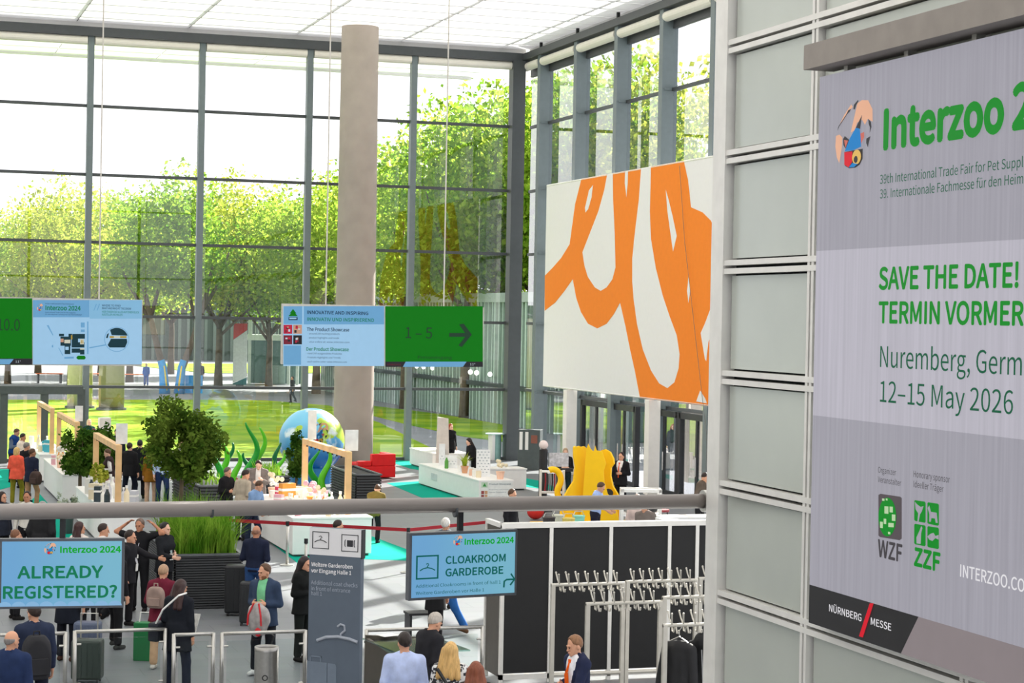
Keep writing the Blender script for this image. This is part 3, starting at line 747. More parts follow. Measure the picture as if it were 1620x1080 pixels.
# trees
def crown(seed, n, rx, rz, leaf, clusters=46, hollow=.55):
    r = np.random.RandomState(seed); cc = r.normal(size=(clusters, 3)); cc /= np.linalg.norm(cc, axis=1)[:, None]
    rad = r.uniform(hollow, 1.18, clusters)**.6*r.uniform(.85, 1.12, clusters); cc = cc*rad[:, None]*np.array([rx, rx, rz])*.82
    cc[:, 2] = np.where(cc[:, 2] < -rz*.45, cc[:, 2]*.6, cc[:, 2])
    own = r.randint(0, clusters, n); q = r.normal(size=(n, 3)); q /= np.linalg.norm(q, axis=1)[:, None]
    P = cc[own]+q*(r.uniform(.25, 1, n)**.5)[:, None]*np.array([rx*.3, rx*.3, rz*.24])*r.uniform(.7, 1.25, n)[:, None]
    a = r.normal(size=(n, 3)); a /= np.linalg.norm(a, axis=1)[:, None]; b = r.normal(size=(n, 3)); b -= a*(a*b).sum(1)[:, None]; b /= np.linalg.norm(b, axis=1)[:, None]
    nn = np.cross(a, b); s = leaf*r.uniform(.6, 1.3, n)[:, None]
    V = np.stack([P-a*s, P+b*s*.55+nn*s*.15, P+a*s, P-b*s*.55+nn*s*.15], 1).reshape(-1, 3); return V, np.arange(4*n).reshape(-1, 4), cc
def trunk(mb, h, r, cc, zc, seed, lean=0.0, nb=9):
    g = random.Random(seed); top = np.array([lean, 0, h])
    mb.tube([(0, 0, -.05), (lean*.2, 0, h*.3), (lean*.6, .05, h*.7), top], [r*1.25, r, r*.85, r*.7], 10)
    for i in range(nb):
        e = cc[g.randrange(len(cc))]+np.array([0, 0, zc]); s0 = np.array([lean*.8, 0, h*g.uniform(.72, 1.0)]); m = (s0+e)/2+np.array([0, 0, .3*h*g.uniform(0, .25)])
        mb.tube([s0, m, e], [r*.5, r*.3, r*.08], 6)
LEAF = [leafmat('leaf_spring', (112, 154, 36), (172, 190, 76)), leafmat('leaf_green', (92, 140, 30), (150, 178, 60)), leafmat('leaf_yellow', (136, 160, 40), (188, 194, 84))]
BARK = mat('bark', (96, 84, 66), rough=.9, var=.25, scale=3, bump=.4)
protos = []
for k in range(3):
    V, F, cc = crown(20+k, 9500, 5.8, 6.4, .185, 130, .3); me = np_mesh('foliage', V, F); me.materials.append(LEAF[k])
    mb = MB(); trunk(mb, 5.0, .27, cc, 9.6, k); tm = mb.mesh('trunk'); tm.materials.append(BARK); protos.append((me, tm))
def tree(loc, k, s, lab, rz=0.0, sz=1.0, tall=1.0):
    t = thing('tree', lab, 'tree', loc, rz, 'trees outside the glass front'); t.scale = (s, s, s*sz)
    c = link('foliage', protos[k % 3][0], None, t, (0, 0, 9.6)); c.scale = (1, 1, tall)
    link('trunk', protos[k % 3][1], None, t, smooth=True); return t
where = ['at the far left edge', 'second from the left edge', 'left of the tall middle mullion', 'behind the left hanging sign', 'above the gap between the hanging signs', 'just right of the tall mullion', 'above the gatehouse', 'left of the round column', 'behind the round column', 'deep behind the left trees', 'deep behind the middle trees', 'deep behind the gatehouse', 'at the back, far left', 'at the back, left of the column']
for i, (px, D, s, k) in enumerate([(12, 150, .86, 0), (112, 146, .97, 2), (205, 158, .98, 0), (345, 150, 1.03, 2), (425, 152, .92, 1), (500, 142, 1.02, 0), (560, 150, 1.05, 1), (60, 176, .98, 2), (160, 172, 1.03, 1), (270, 180, 1.08, 0), (385, 178, 1.04, 2), (470, 182, 1.0, 1)]):
    tree(GD(px, D), k, s, 'bright green leafy tree outside, '+where[i], i*1.3)
for i, (px, D, s, k, sz, lab) in enumerate([(735, 112, 1.08, 1, 1.06, 'tall green tree with a brown trunk right of the green arrow sign'), (640, 122, 1.05, 0, 1.02, 'tall tree just right of the round concrete column'), (690, 140, 1.2, 2, 1.08, 'tall yellowish tree behind the tree with the brown trunk'),
                                        (812, 118, 1.12, 1, 1.12, 'tall tree outside the glass corner'), (880, 112, 1.2, 0, 1.12, 'tall tree outside the first bays of the side glass wall'), (955, 108, 1.15, 1, 1.12, 'tree outside the middle bays of the side glass wall'),
                                        (1040, 105, 1.12, 2, 1.14, 'tree outside the side glass wall next to the near wall'), (905, 150, 1.15, 2, 1.0, 'tree far behind the side glass wall')]):
    tree(GD(px, D), k, s, lab, i*2.1+.4, sz)
# the forked tree with painted feet
p = G(272, 622); t = thing('tree', 'forked tree with blue and yellow painted trunk feet on the lawn edge', 'tree', p, 0, 'trees outside the glass front')
V, F, cc = crown(77, 9000, 5.2, 5.4, .185, 90, .3); me = np_mesh('foliage', V, F); link('foliage', me, LEAF[1], t, (0, 0, 10.2))
mb = MB(); up = [(-1.0, 0, 5.2), (1.5, .2, 5.4)]
mb.tube([(-.5, 0, -.05), (-.62, 0, 1.6), (-1.15, 0, 3.6), (-1.9, 0, 6.6), (-2.4, 0, 9)], [.3, .26, .22, .17, .1], 10)
mb.tube([(.5, 0, -.05), (.62, 0, 1.6), (1.3, .1, 3.4), (2.2, .1, 6.4), (2.7, .1, 9)], [.3, .26, .22, .17, .1], 10)
for s in (-1, 1):
    for q in (1.5, -.7): mb.tube([(s*1.6, 0, 5), (s*(1.6+q), .3, 7.6), (s*(1.7+q*1.5), .6, 10)], [.16, .12, .05], 6)
mb.build('trunk', BARK, t, smooth=True)
BLU = mat('paint_blue', (30, 150, 214)); YEL = mat('paint_yellow', (236, 206, 44))
for s in (-1, 1):
    mb = MB(); mb.mat(0).tube([(s*.5, 0, -.02), (s*.56, 0, .8), (s*.64, 0, 1.75), (s*.8, 0, 2.3)], [.4, .32, .28, .25], 12)
    mb.mat(1).tube([(s*.42, -.24, .2), (s*.5, -.22, 1.0), (s*.62, -.2, 1.9)], [.12, .1, .08], 8)
    mb.build('painted_wrap', [BLU, YEL], t, smooth=True)
tag(MB().box2((-.6, -.1, 0), (.6, .1, 1.25)).build('blue_panel', BLU, None, G(287, 622)+np.array([.9, .3, 0])), 'blue painted panel standing beside the forked tree', 'panel')
# ------------------------------------------------------------------ emblem with tent, ears and coloured halves (used on all the fair's displays)
EMB = [(1, [(262, 730), (470, 725), (470, 840), (440, 900), (390, 928), (320, 925), (270, 890)]),
       (0, [(330, 520), (370, 340), (400, 200), (450, 175), (520, 190), (570, 300), (575, 440), (520, 400), (490, 460), (460, 400), (400, 420), (380, 500)]),
       (0, [(160, 530), (200, 520), (235, 560), (230, 680), (205, 850), (175, 780), (155, 650)]), (0, [(190, 430), (250, 310), (330, 200), (350, 230), (280, 310), (200, 420)]),
       (1, [(180, 470), (185, 430), (280, 300), (300, 260), (330, 250), (320, 275), (290, 300), (195, 430)]), (1, [(360, 260), (365, 210), (410, 165), (415, 180), (390, 220), (375, 265)]),
       (1, [(530, 400), (560, 440), (568, 500), (550, 560), (552, 500), (538, 460)]), (1, [(515, 620), (560, 600), (540, 680), (535, 720), (515, 670)]),
       (1, [(250, 580), (270, 550), (320, 600), (285, 700), (255, 650)]), (5, [(262, 592), (308, 607), (283, 688)]), (5, [(425, 560), (490, 540), (492, 600), (460, 665)]),
       (2, [(275, 725), (330, 590), (395, 480), (465, 350), (440, 480), (455, 600), (460, 700), (370, 728)]), (1, [(398, 478), (465, 348), (447, 500), (430, 490)]),
       (3, [(272, 737), (365, 740), (365, 860), (325, 915), (277, 880)]), (4, [(415+50*math.cos(a*.35), 812+84*math.sin(a*.35)) for a in range(18)]),
       (1, [(408+22*math.cos(a*.5), 838+40*math.sin(a*.5)) for a in range(12)]), (2, [(330, 918), (370, 872), (430, 892), (390, 922)])]
EMBM = [screen('emblem_peach', (234, 178, 146)), screen('emblem_dark', (58, 58, 62)), screen('emblem_blue', (24, 130, 200)), screen('emblem_red', (222, 30, 48)), screen('emblem_yellow', (226, 184, 96)), screen('emblem_pink', (206, 110, 96))]
def emblem(mb, o, u, v, w, h, lift=.004):
    o = np.array(o, float); u = np.array(u, float); v = np.array(v, float); n = np.cross(u, v)
    for i, (m, poly) in enumerate(EMB):
        mb.mat(m).prism([((x-150)/430*w, (930-y)/760*h) for x, y in poly], o+n*(lift*(.4+.1*i)), u, v, lift*.1)
# ------------------------------------------------------------------ LED wall on the near wall
XS = 5.95; Q = lambda x, y: PX(x, y, XS); U = np.array([0, -1.0, 0]); V3 = np.array([0, 0, 1.0])
sv = thing('led_wall', 'huge grey LED wall with green Interzoo lettering on the panelled wall', 'screen', (XS, 9.4, 3.72))
sl = lambda p: np.array(p)-np.array([XS, 9.4, 3.72])
ya, yb, z0, z1 = 2.45, -3.4, .0, 3.6
MB().box2((.012, yb, z0), (.1, ya, z1)).build('housing', DARK, sv)
LED1, LED2 = screen('led_lavender', (164, 162, 172), .72), screen('led_pale', (188, 185, 196), .72)
def ledstripes(m):
    nt = m.node_tree; b = nt.nodes['Principled BSDF']; tc = nt.nodes.new('ShaderNodeTexCoord'); wv = nt.nodes.new('ShaderNodeTexNoise'); mp = nt.nodes.new('ShaderNodeMapping')
    mp.inputs['Scale'].default_value = (1, 26, .7); nt.links.new(tc.outputs['Object'], mp.inputs[0]); nt.links.new(mp.outputs[0], wv.inputs[0]); wv.inputs['Scale'].default_value = 1.2
    rp = [x for x in nt.nodes if x.type == 'VALTORGB'][0]; nt.links.new(wv.outputs['Fac'], rp.inputs[0]); e = rp.color_ramp.elements; c = tuple(e[0].color)[:3]
    e[0].color = (*[x*.93 for x in c], 1); e[1].color = (*[x*1.09 for x in c], 1); return m
ledstripes(LED1); ledstripes(LED2)
zt, zb, zs = sl(Q(1292, 397))[2], sl(Q(1290, 657))[2], sl(Q(1290, 927))[2]
mb = MB(); mb.mat(0).box2((0, yb, zt), (.012, ya, z1)).mat(1).box2((0, yb, zb), (.012, ya, zt)).mat(0).box2((0, yb, zs), (.012, ya, zb))
y1, y2 = sl(Q(1453, 976))[1], sl(Q(1425, 1037))[1]
mb.mat(2).prism([(ya, 0), (y2, 0), (y1, zs), (ya, zs)], (.012, 0, 0), (0, 1, 0), (0, 0, 1), -.012)
mb.mat(3).prism([(y2, 0), (yb, 0), (yb, zs), (y1, zs)], (.012, 0, 0), (0, 1, 0), (0, 0, 1), -.012)
mb.build('display', [LED1, LED2, screen('led_black', (44, 43, 44)), screen('led_taupe', (140, 130, 132))], sv)
MB().box2((-.12, yb, z1+.04), (.1, ya, z1+.2)).build('top_housing', mat('warm_grey_box', (150, 142, 134), rough=.6), sv)
mb = MB()
for k in range(7): mb.box2((.02, ya-.35-k*.78, z1-.0), (.08, ya-.3-k*.78, z1+.06))
mb.build('bracket', CHROME, sv)
em = MB(); a, b = sl(Q(1321, 270)), sl(Q(1380.5, 262)); emblem(em, a, U, V3, abs(a[1]-b[1]), sl(Q(1345, 164))[2]-sl(Q(1345, 269))[2], .006)
em.build('emblem', EMBM, sv)
def stext(mb, s, x, yb_, yt, frag=None, xr=None, yr=None, bold=0.0):
    o, t = Q(x, yb_), Q(x, yt); w = None
    if xr: w = abs(Q(xr, yr or yb_)[1]-o[1])
    letter(mb, s, sl(o), U, V3, t[2]-o[2], w, frag, bold, lift=.006)
GRN, DGR = screen('type_green', (2, 140, 34)), screen('type_dark_green', (8, 92, 62))
mb = MB(); mb.mat(0)
stext(mb, 'Interzoo 2026', 1396, 235, 177, 'Interzoo', 1587, 212, .07)
mb.mat(1)
stext(mb, '39th International Trade Fair for Pet Supplies', 1393, 291, 277, '39th International Trade Fair for Pet Suppl', 1620, 264)
stext(mb, '39. Internationale Fachmesse für den Heimtierbedarf', 1393, 314, 300, '39. Internationale Fachmesse für den Heim', 1620, 291)
mb.mat(0); stext(mb, 'SAVE THE DATE!', 1391, 457, 424, None, 1612, 451, .045); stext(mb, 'TERMIN VORMERKEN!', 1391, 510, 478, 'TERMIN VORMER', 1620, 513, .045)
mb.mat(1); stext(mb, 'Nuremberg, Germany', 1391, 580, 547, 'Nuremberg, Germ', 1618, 590); stext(mb, '12–15 May 2026', 1391, 635, 602, None, 1604, 650)
mb.mat(2); stext(mb, 'Organizer', 1390, 747, 738, None, 1419); stext(mb, 'Veranstalter', 1390, 762, 753, None, 1427, 768)
stext(mb, 'Honorary sponsor', 1446, 754, 744, None, 1504, 764); stext(mb, 'Ideeller Träger', 1446, 770, 760, None, 1494, 778)
stext(mb, 'WZF', 1390, 879, 853, None, 1428, 884, .04)
mb.mat(0); stext(mb, 'ZZF', 1447, 893, 866, None, 1488, 898, .06)
mb.mat(3); stext(mb, 'INTERZOO.COM', 1519, 911, 892, 'INTERZOO.CO', 1622, 938, .015); stext(mb, 'NÜRNBERG', 1312, 966, 955, None, 1364, 982, .01); stext(mb, 'MESSE', 1378, 987, 976, None, 1411, 997, .01)
mb.build('lettering', [GRN, DGR, screen('type_grey', (70, 66, 70)), screen('type_white', (232, 230, 234))], sv)
mb = MB()
def spoly(m, pts, lift=.004): mb.mat(m).prism([(-sl(Q(*p))[1], sl(Q(*p))[2]) for p in pts], (-lift, 0, 0), U, V3, .001)
spoly(3, [(1366, 1008), (1360, 1006), (1377, 954), (1383, 954)])
def cpt(x, y): return (1370+x/6, 720+y/6)
spoly(0, [cpt(*p) for p in [(125, 375), (145, 365), (330, 392), (345, 405), (345, 790), (325, 805), (140, 775), (125, 760)]])
spoly(1, [cpt(212+84*math.cos(a*.3), 585+185*math.sin(a*.3)) for a in range(21)], .006)
for x, y, w, h in ((188, 482, 36, 70), (236, 485, 30, 55), (165, 408, 22, 22), (200, 408, 16, 18), (145, 628, 26, 60), (180, 600, 24, 50), (258, 560, 32, 60), (225, 640, 50, 40), (222, 725, 20, 22)):
    spoly(4, [cpt(x, y), cpt(x+w, y+3), cpt(x+w, y+h+3), cpt(x, y+h)], .008)
for x0_, y0_, x1_, y1_ in ((465, 425, 572, 640), (590, 445, 698, 668), (465, 650, 572, 862), (590, 672, 698, 890)):
    spoly(1, [cpt(x0_, y0_+8), cpt(x0_+8, y0_), cpt(x1_-10, y0_+14), cpt(x1_, y0_+26), cpt(x1_, y1_-10), cpt(x1_-10, y1_), cpt(x0_+10, y1_-18), cpt(x0_, y1_-28)], .004)
spoly(2, [cpt(*p) for p in [(472, 440), (500, 470), (530, 490), (555, 480), (540, 530), (522, 560), (508, 630), (498, 630), (505, 550), (480, 510)]], .006)   # bird
spoly(2, [cpt(*p) for p in [(595, 500), (610, 475), (625, 535), (680, 545), (690, 640), (672, 640), (664, 600), (630, 595), (625, 630), (610, 630), (612, 560)]], .006)   # dog
spoly(2, [cpt(*p) for p in [(535, 670), (545, 690), (532, 740), (528, 840), (490, 835), (488, 780), (520, 710)]], .006)   # cat
spoly(2, [cpt(*p) for p in [(592, 770), (620, 745), (650, 735), (668, 765), (698, 755), (698, 800), (668, 785), (640, 812), (610, 800)]], .006)   # fish
mb.build('sponsor_marks', [screen('mark_umber', (88, 80, 84)), GRN, LED1, screen('mark_red', (216, 24, 44)), screen('mark_pale', (186, 214, 170))], sv)

# ------------------------------------------------------------------ banner with the orange scrawl
XB = 24.4
bp = lambda cx, cy_: (560+cx/2.7, 260+cy_/2.7)
def bl(p): q = PX(p[0], p[1], XB); return (-q[1], q[2])
yb0, yb1 = PX(865, 287, XB)[1], 54.3
zb0, zb1 = 3.12, 10.72
bt = thing('banner', 'big white banner with an orange painted scrawl hung on the side glass wall', 'banner', (XB, (yb0+yb1)/2, zb0))
ofs = np.array([XB, (yb0+yb1)/2, zb0])
mb = MB(); BW, BO = mat('banner_white', (240, 239, 237), rough=.8, var=.01), mat('banner_orange', (252, 138, 30), rough=.8, var=.02)
mb.mat(0).box2(np.array([XB, yb1, zb0])-ofs, np.array([XB+.05, yb0, zb1])-ofs)
def bpoly(m, pts, lift, sm=True):
    P = [bl(bp(*p)) for p in pts]; P = [(min(max(x, -yb0), -yb1), min(max(z, zb0), zb1)) for x, z in P]
    mb.mat(m).prism([(x+ofs[1], z-zb0) for x, z in P], (-lift, 0, 0), U, V3, .002)
bpoly(1, [(815, 475), (850, 440), (885, 400), (922, 340), (930, 280), (945, 170), (972, 50), (1080, 25), (1230, 0), (1410, -40), (1428, 70), (1440, 183), (1490, 205), (1525, 240), (1550, 300), (1590, 420), (1600, 700), (1600, 1060),
          (1222, 1000), (1200, 880), (1180, 790), (1160, 690), (1137, 590), (1110, 640), (1080, 680), (1040, 700), (1000, 680), (970, 630), (950, 570), (935, 490), (900, 540), (860, 590), (815, 625)], .004)
for H in ([(1022, 88), (1005, 110), (988, 185), (990, 205), (1002, 190), (1016, 140)],
          [(1083, 20), (1107, 15), (1108, 150), (1115, 300), (1118, 440), (1105, 490), (1080, 525), (1055, 540), (1030, 525), (1000, 480), (985, 430), (977, 375), (1010, 290), (1045, 200), (1070, 110)],
          [(1160, 10), (1158, 80), (1165, 140), (1170, 80), (1172, 8)],
          [(1228, -10), (1218, 150), (1200, 300), (1190, 400), (1190, 500), (1195, 570), (1210, 680), (1235, 790), (1270, 880), (1305, 935), (1340, 955), (1370, 930), (1388, 870), (1392, 810), (1380, 730), (1350, 650), (1320, 560), (1290, 440), (1270, 320), (1265, 200), (1268, 100), (1270, -18)],
          [(1333, 108), (1340, 200), (1364, 372), (1380, 305), (1362, 220), (1345, 150)], [(1430, 480), (1424, 540), (1430, 592), (1437, 540)],
          [(1530, 600), (1500, 680), (1482, 720), (1500, 830), (1506, 840), (1515, 760), (1540, 690)], [(1480, 965), (1463, 1012), (1508, 1020), (1502, 1000)]):
    bpoly(0, H, .009)
mb.build('cloth', [BW, BO], bt)
mb = MB()
for z in (.02, zb1-zb0-.02): mb.tube([(.03, yb0-ofs[1], z), (.03, yb1-ofs[1], z)], .04, 8)
mb.build('hem_rod', ALU, bt)
tag(MB().tube([PX(1075, 262, XB-.06), PX(1083, 380, XB-.06), PX(1118, 690, XB-.06), PX(1126, 770, XB-.06)-np.array([.2, 0, 0])], .007, 6).build('hanging_cable', mat('cable_grey', (110, 108, 104))), 'thin cable hanging down across the orange and white banner', 'cable')

# ------------------------------------------------------------------ hanging display boards
YS = 47.5
SB, SBD = screen('board_sky', (158, 200, 232)), screen('board_sky_deep', (108, 164, 206))
SG, SK, SN = screen('board_green', (0, 116, 8)), screen('board_ink', (34, 62, 44)), screen('board_navy', (16, 44, 70))
TG = screen('type_teal_green', (16, 122, 84))
def board(label, x0, x1, z0, z1):
    t = thing('hanging_board', label, 'sign', ((x0+x1)/2, YS, z0), 0, 'hanging display boards')
    MB().box2((x0-(x0+x1)/2, .0, 0), (x1-(x0+x1)/2, .22, z1-z0)).build('housing', mat('board_grey', (196, 192, 184), rough=.5), t)
    return t, np.array([(x0+x1)/2, YS, z0])
UX = np.array([1.0, 0, 0])
def cables(t, ofs, xs, zt):
    for px in xs:
        q = PY(px, 300, YS); MB().tube([(q[0]-ofs[0], .1, zt), (q[0]-ofs[0], .1, HALLH-ofs[2])], .018, 6).build('cable', mat('cable_white', (205, 200, 190)), t)
class Face:
    """a flat display face addressed in the photograph's own crop coordinates"""
    def __init__(s, ofs, f): s.ofs = ofs; s.f = f; s.mb = MB()
    def p(s, x, y): q = PY(*s.f(x, y), YS-.012)-s.ofs; return q
    def poly(s, m, pts, lift=0.0):
        P = [s.p(*a) for a in pts]; s.mb.mat(m).prism([(q[0], q[2]) for q in P], (0, P[0][1]-lift+.001, 0), UX, V3, .002)
    def rect(s, m, x0, y0, x1, y1, lift=0.0): s.poly(m, [(x0, y0), (x1, y0), (x1, y1), (x0, y1)], lift)
    def text(s, m, t, x, y, cap, xr=None, bold=0.0, lift=.012):
        a = s.p(x, y); c = s.p(x, y-cap); w = (s.p(xr, y)[0]-a[0]) if xr else None
        s.mb.mat(m); letter(s.mb, t, a, UX, V3, c[2]-a[2], w, None, bold, lift=lift)
# right board
a, b = PY(448, 480, YS), PY(764, 578, YS); z0, z1 = b[2]-.02, a[2]-.0
t, o_ = board('hanging board with a blue showcase screen and a green arrow to halls 1 to 5', a[0], b[0], z0, z1)
fc = Face(o_, lambda x, y: (430+x/4.6286, 460+y/4.63))
fc.rect(0, 84, 112, 822, 550); fc.rect(1, 88, 112, 222, 243, .004); fc.rect(1, 234, 112, 822, 245, .004); fc.rect(2, 832, 112, 1545, 518)
fc.rect(1, 88, 400, 214, 540, .004)
for x, y, m in ((86, 248, 5), (157, 248, 6), (86, 325, 7), (157, 325, 8)):
    fc.rect(m, x, y, x+63, y+66, .005); g = random.Random(x+y)
    for k in range(5):
        u_, v_ = x+g.uniform(6, 40), y+g.uniform(6, 40); fc.rect((5, 8, 9, 6, 7)[(k+m) % 5], u_, v_, u_+g.uniform(8, 20), v_+g.uniform(8, 22), .007+.001*k)
fc.poly(2, [(155, 132), (180, 165), (172, 165), (190, 185), (120, 185), (140, 165), (130, 165)], .008); fc.rect(4, 122, 192, 188, 214, .008); fc.rect(0, 128, 196, 180, 206, .01)
fc.text(4, 'INNOVATIVE AND INSPIRING', 255, 168, 24, 705, .03); fc.text(10, 'INNOVATIV UND INSPIRIEREND', 255, 218, 24, 747, .03)
fc.text(4, 'The Product Showcase', 255, 292, 24, 566, .03); fc.text(10, 'Der Product Showcase', 250, 437, 24, 562, .03)
for s, y, xr in (('- around 200 exciting products', 318, 496), ('- product highlights and trends', 348, 492), ('- also online at: www.interzoo.com', 378, 567)): fc.text(4, s, 262, y, 12, xr)
for s, y, xr in (('- rund 200 ausgewählte Produkte', 463, 512), ('- Produkt-Highlights und Trends', 492, 502), ('- auch online unter: www.interzoo.com', 523, 548)): fc.text(4, s, 250, y, 12, xr)
fc.text(3, '1 – 5', 970, 345, 80, 1172)
fc.poly(3, [(1298, 308), (1415, 308), (1370, 245), (1405, 240), (1464, 320), (1390, 412), (1366, 398), (1415, 336), (1298, 336)], .01)
fc.text(3, 'Presseeingang', 1065, 496, 22, 1318)
fc.poly(8, [(832, 518), (980, 518), (958, 556), (832, 556)], .003); fc.poly(1, [(982, 518), (1425, 518), (1398, 556), (960, 556)], .003); fc.poly(8, [(1427, 518), (1545, 518), (1545, 556), (1400, 556)], .003)
fc.text(7, 'NÜRNBERG MESSE', 842, 545, 12, 945); fc.text(9, '11°', 1448, 545, 16, 1488)
MT = [SB, SBD, SG, SK, SN, screen('thumb_red', (186, 40, 66)), screen('thumb_tan', (196, 150, 126)), screen('thumb_wine', (122, 40, 56)), screen('board_black', (42, 42, 46)), screen('thumb_grey', (196, 206, 214)), TG]
fc.mb.build('display', MT, t); cables(t, o_, (520, 707), z1-z0)
# left board
b2 = PY(224, 579, YS); a2 = PY(52, 474, YS); xg = a2[0]-2.6
z0, z1 = b2[2]-.0, PY(224, 474, YS)[2]
t, o_ = board('hanging board with a green 0.0 field and a pale blue hall plan', xg, b2[0], z0, z1)
fc = Face(o_, lambda x, y: (50+x/9, 470+y/9))
fc.rect(0, 18, 40, 1570, 955); fc.rect(1, 20, 40, 822, 285, .004); fc.rect(11, 826, 40, 1568, 305, .004)
fc.rect(2, -1080, 15, 8, 872)
fc.poly(8, [(-1080, 874), (8, 874), (8, 960), (-1080, 960)]); fc.poly(1, [(-900, 880), (-255, 880), (-315, 955), (-960, 955)], .004)
fc.text(3, '10.0', -500, 470, 162, -170); fc.text(9, '11°', -235, 930, 30, -155)
fc.text(10, 'Interzoo 2024', 190, 180, 62, 695, .045); fc.text(4, 'Internationale Fachmesse', 190, 98, 18, 600); fc.text(4, 'International Trade Fair for Pet Supplies', 190, 222, 18, 625); fc.text(4, '38. Internationale Fachmesse für den Heimtierbedarf', 190, 250, 18, 715)
fc.text(4, 'WHERE TO FIND', 1000, 130, 28, 1265, .01); fc.text(4, 'WHAT AND WHO AT THE SHOW', 1000, 170, 28, 1415, .01); fc.text(10, 'HIER FINDEN SIE ALLES AUF EINEN BLICK', 1000, 220, 28, 1528, .008); fc.text(10, 'AUSSTELLER UND HALLEN', 1000, 258, 28, 1290, .008)
for x in (880, 925): fc.poly(1, [(x, 190), (x+12, 190), (x+50, 95), (x+36, 95)], .006)
H_ = [(390, 520, 462, 555), (525, 520, 575, 560), (410, 560, 560, 690), (580, 522, 758, 590), (570, 590, 660, 640), (570, 640, 752, 715), (470, 690, 550, 810), (570, 730, 690, 790), (690, 745, 752, 815)]
for h in H_: fc.rect(12, *h, .006)
for r in ((410, 590, 455, 640, 6), (465, 605, 550, 655, 13), (480, 705, 528, 750, 0), (690, 595, 745, 670, 13), (700, 610, 735, 655, 14), (560, 540, 580, 600, 14), (690, 725, 750, 745, 13), (700, 360, 755, 430, 1), (700, 460, 755, 495, 1), (790, 345, 808, 810, 1)): fc.rect(r[4], *r[:4], .009)
fc.poly(2, [(640, 850), (660, 832), (750, 832), (768, 850), (768, 870), (750, 886), (660, 886), (640, 870)], .006)
ci = lambda r, a0, a1, n=24: [(1212+r*math.cos(a0+(a1-a0)*i/n), 598-r*math.sin(a0+(a1-a0)*i/n)) for i in range(n+1)]
fc.poly(1, ci(178, 0, 6.28), .004); fc.poly(0, ci(170, 0, 6.28), .006)
fc.poly(12, ci(162, .32, 2.2)+[(1140, 540)], .008); fc.poly(12, [(1130, 592), (1355, 592), (1362, 640), (1330, 715), (1110, 715), (1082, 680)], .008); fc.poly(12, [(1058, 580), (1075, 525), (1100, 510), (1085, 580)], .008)
fc.rect(14, 1110, 552, 1350, 580, .01); fc.rect(13, 1170, 550, 1260, 582, .011); fc.poly(1, [(820, 712), (1062, 668), (1064, 684), (820, 728)], .004)
for p_ in ([(215, 400), (240, 395), (310, 540), (300, 545)], [(285, 690), (305, 675), (308, 712), (290, 715)], [(380, 720), (388, 716), (450, 830), (440, 832)], [(465, 850), (600, 845), (600, 872), (465, 876)]): fc.poly(1, p_, .005)
MT2 = MT+[screen('board_sky_mid', (132, 184, 218)), screen('plan_dark', (22, 56, 66)), screen('plan_pale', (206, 206, 186)), screen('plan_ochre', (176, 146, 60))]
dd = fc.mb.build('display', MT2, t)
em = MB(); q = fc.p(76, 195); emblem(em, q, UX, V3, .13*1.0, .17, .012); em.build('emblem', EMBM, dd)
cables(t, o_, (160, -18), z1-z0)

# ------------------------------------------------------------------ handrail with two monitors hung from it
RY = 14.0
rt = thing('handrail', 'long grey tubular handrail running across in front of the hall', 'railing', (6.12, RY, 4.32))
p0 = np.array([0.02, 0, 0]); p1 = np.array([-18.0, 0, -.06])
MB().tube([p0, p1], .0555, 24).build('tube', mat('rail_grey', (158, 150, 145), rough=.42, metal=.2, spec=.5, var=.03), rt, smooth=True)
MB().tube([(-17.9, 0, -4.32), (-17.9, 0, -.06)], .05, 16).build('post', DARK, rt, smooth=True)
MB().tube([(.02, 0, 0), (-.01, 0, 0)], .085, 20).build('wall_flange', CHROME, rt)
mb = MB()
for px in (335, 720): q = PY(px, 806, RY)-np.array([6.12, RY, 4.32]); mb.tube([q+np.array([-.008, 0, 0]), q+np.array([.008, 0, 0])], .0562, 24)
mb.build('joint_ring', DARK, rt)
MON = [screen('monitor_blue', (120, 178, 214)), TG, screen('monitor_type', (8, 96, 88)), screen('monitor_haze', (138, 184, 222)), screen('monitor_green', (12, 168, 40))]
def grad(m):
    nt = m.node_tree; b = nt.nodes['Principled BSDF']; tc = nt.nodes.new('ShaderNodeTexCoord'); sp = nt.nodes.new('ShaderNodeSeparateXYZ'); nt.links.new(tc.outputs['Object'], sp.inputs[0])
    rp = nt.nodes.new('ShaderNodeValToRGB'); e = rp.color_ramp.elements; e[0].position = .1; e[1].position = .9; e[0].color = (*lin((112, 168, 214)), 1); e[1].color = (*lin((124, 186, 208)), 1)
    mp = nt.nodes.new('ShaderNodeMapRange'); mp.inputs[1].default_value = -.4; mp.inputs[2].default_value = .4; nt.links.new(sp.outputs[0], mp.inputs[0]); nt.links.new(mp.outputs[0], rp.inputs[0])
    nt.links.new(rp.outputs[0], b.inputs['Emission Color'])
grad(MON[0])
def monitor(label, px, py, w, h, yaw):
    q = PY(px, py, RY-.01); t = thing('monitor', label, 'monitor', q, yaw, 'information monitors on the handrail')
    MB().box2((-w/2, -.03, -h/2), (w/2, .03, h/2)).build('bezel', mat('monitor_frame', (84, 88, 94), rough=.4), t, bevel=.004)
    zt_ = 4.3-q[2]
    pl = MB().box2((-.02, .03, -.05), (.02, .06, zt_)).build('pole', BLACKM, t)
    MB().box2((-.1, .03, -.1), (.1, .05, .1)).build('mount_plate', BLACKM, pl)
    mb = MB(); i = .018*w/.8
    mb.mat(0).box2((-w/2+i, -.033, -h/2+i), (w/2-i, -.0305, h/2-i))
    return t, mb, (lambda s, v: np.array([-w/2+s*w, -.034, -h/2+v*h]))
t, mb, at = monitor('blue monitor reading ALREADY REGISTERED hung from the handrail', 98, 906, .845, .483, -.1)
w, h = .845, .483
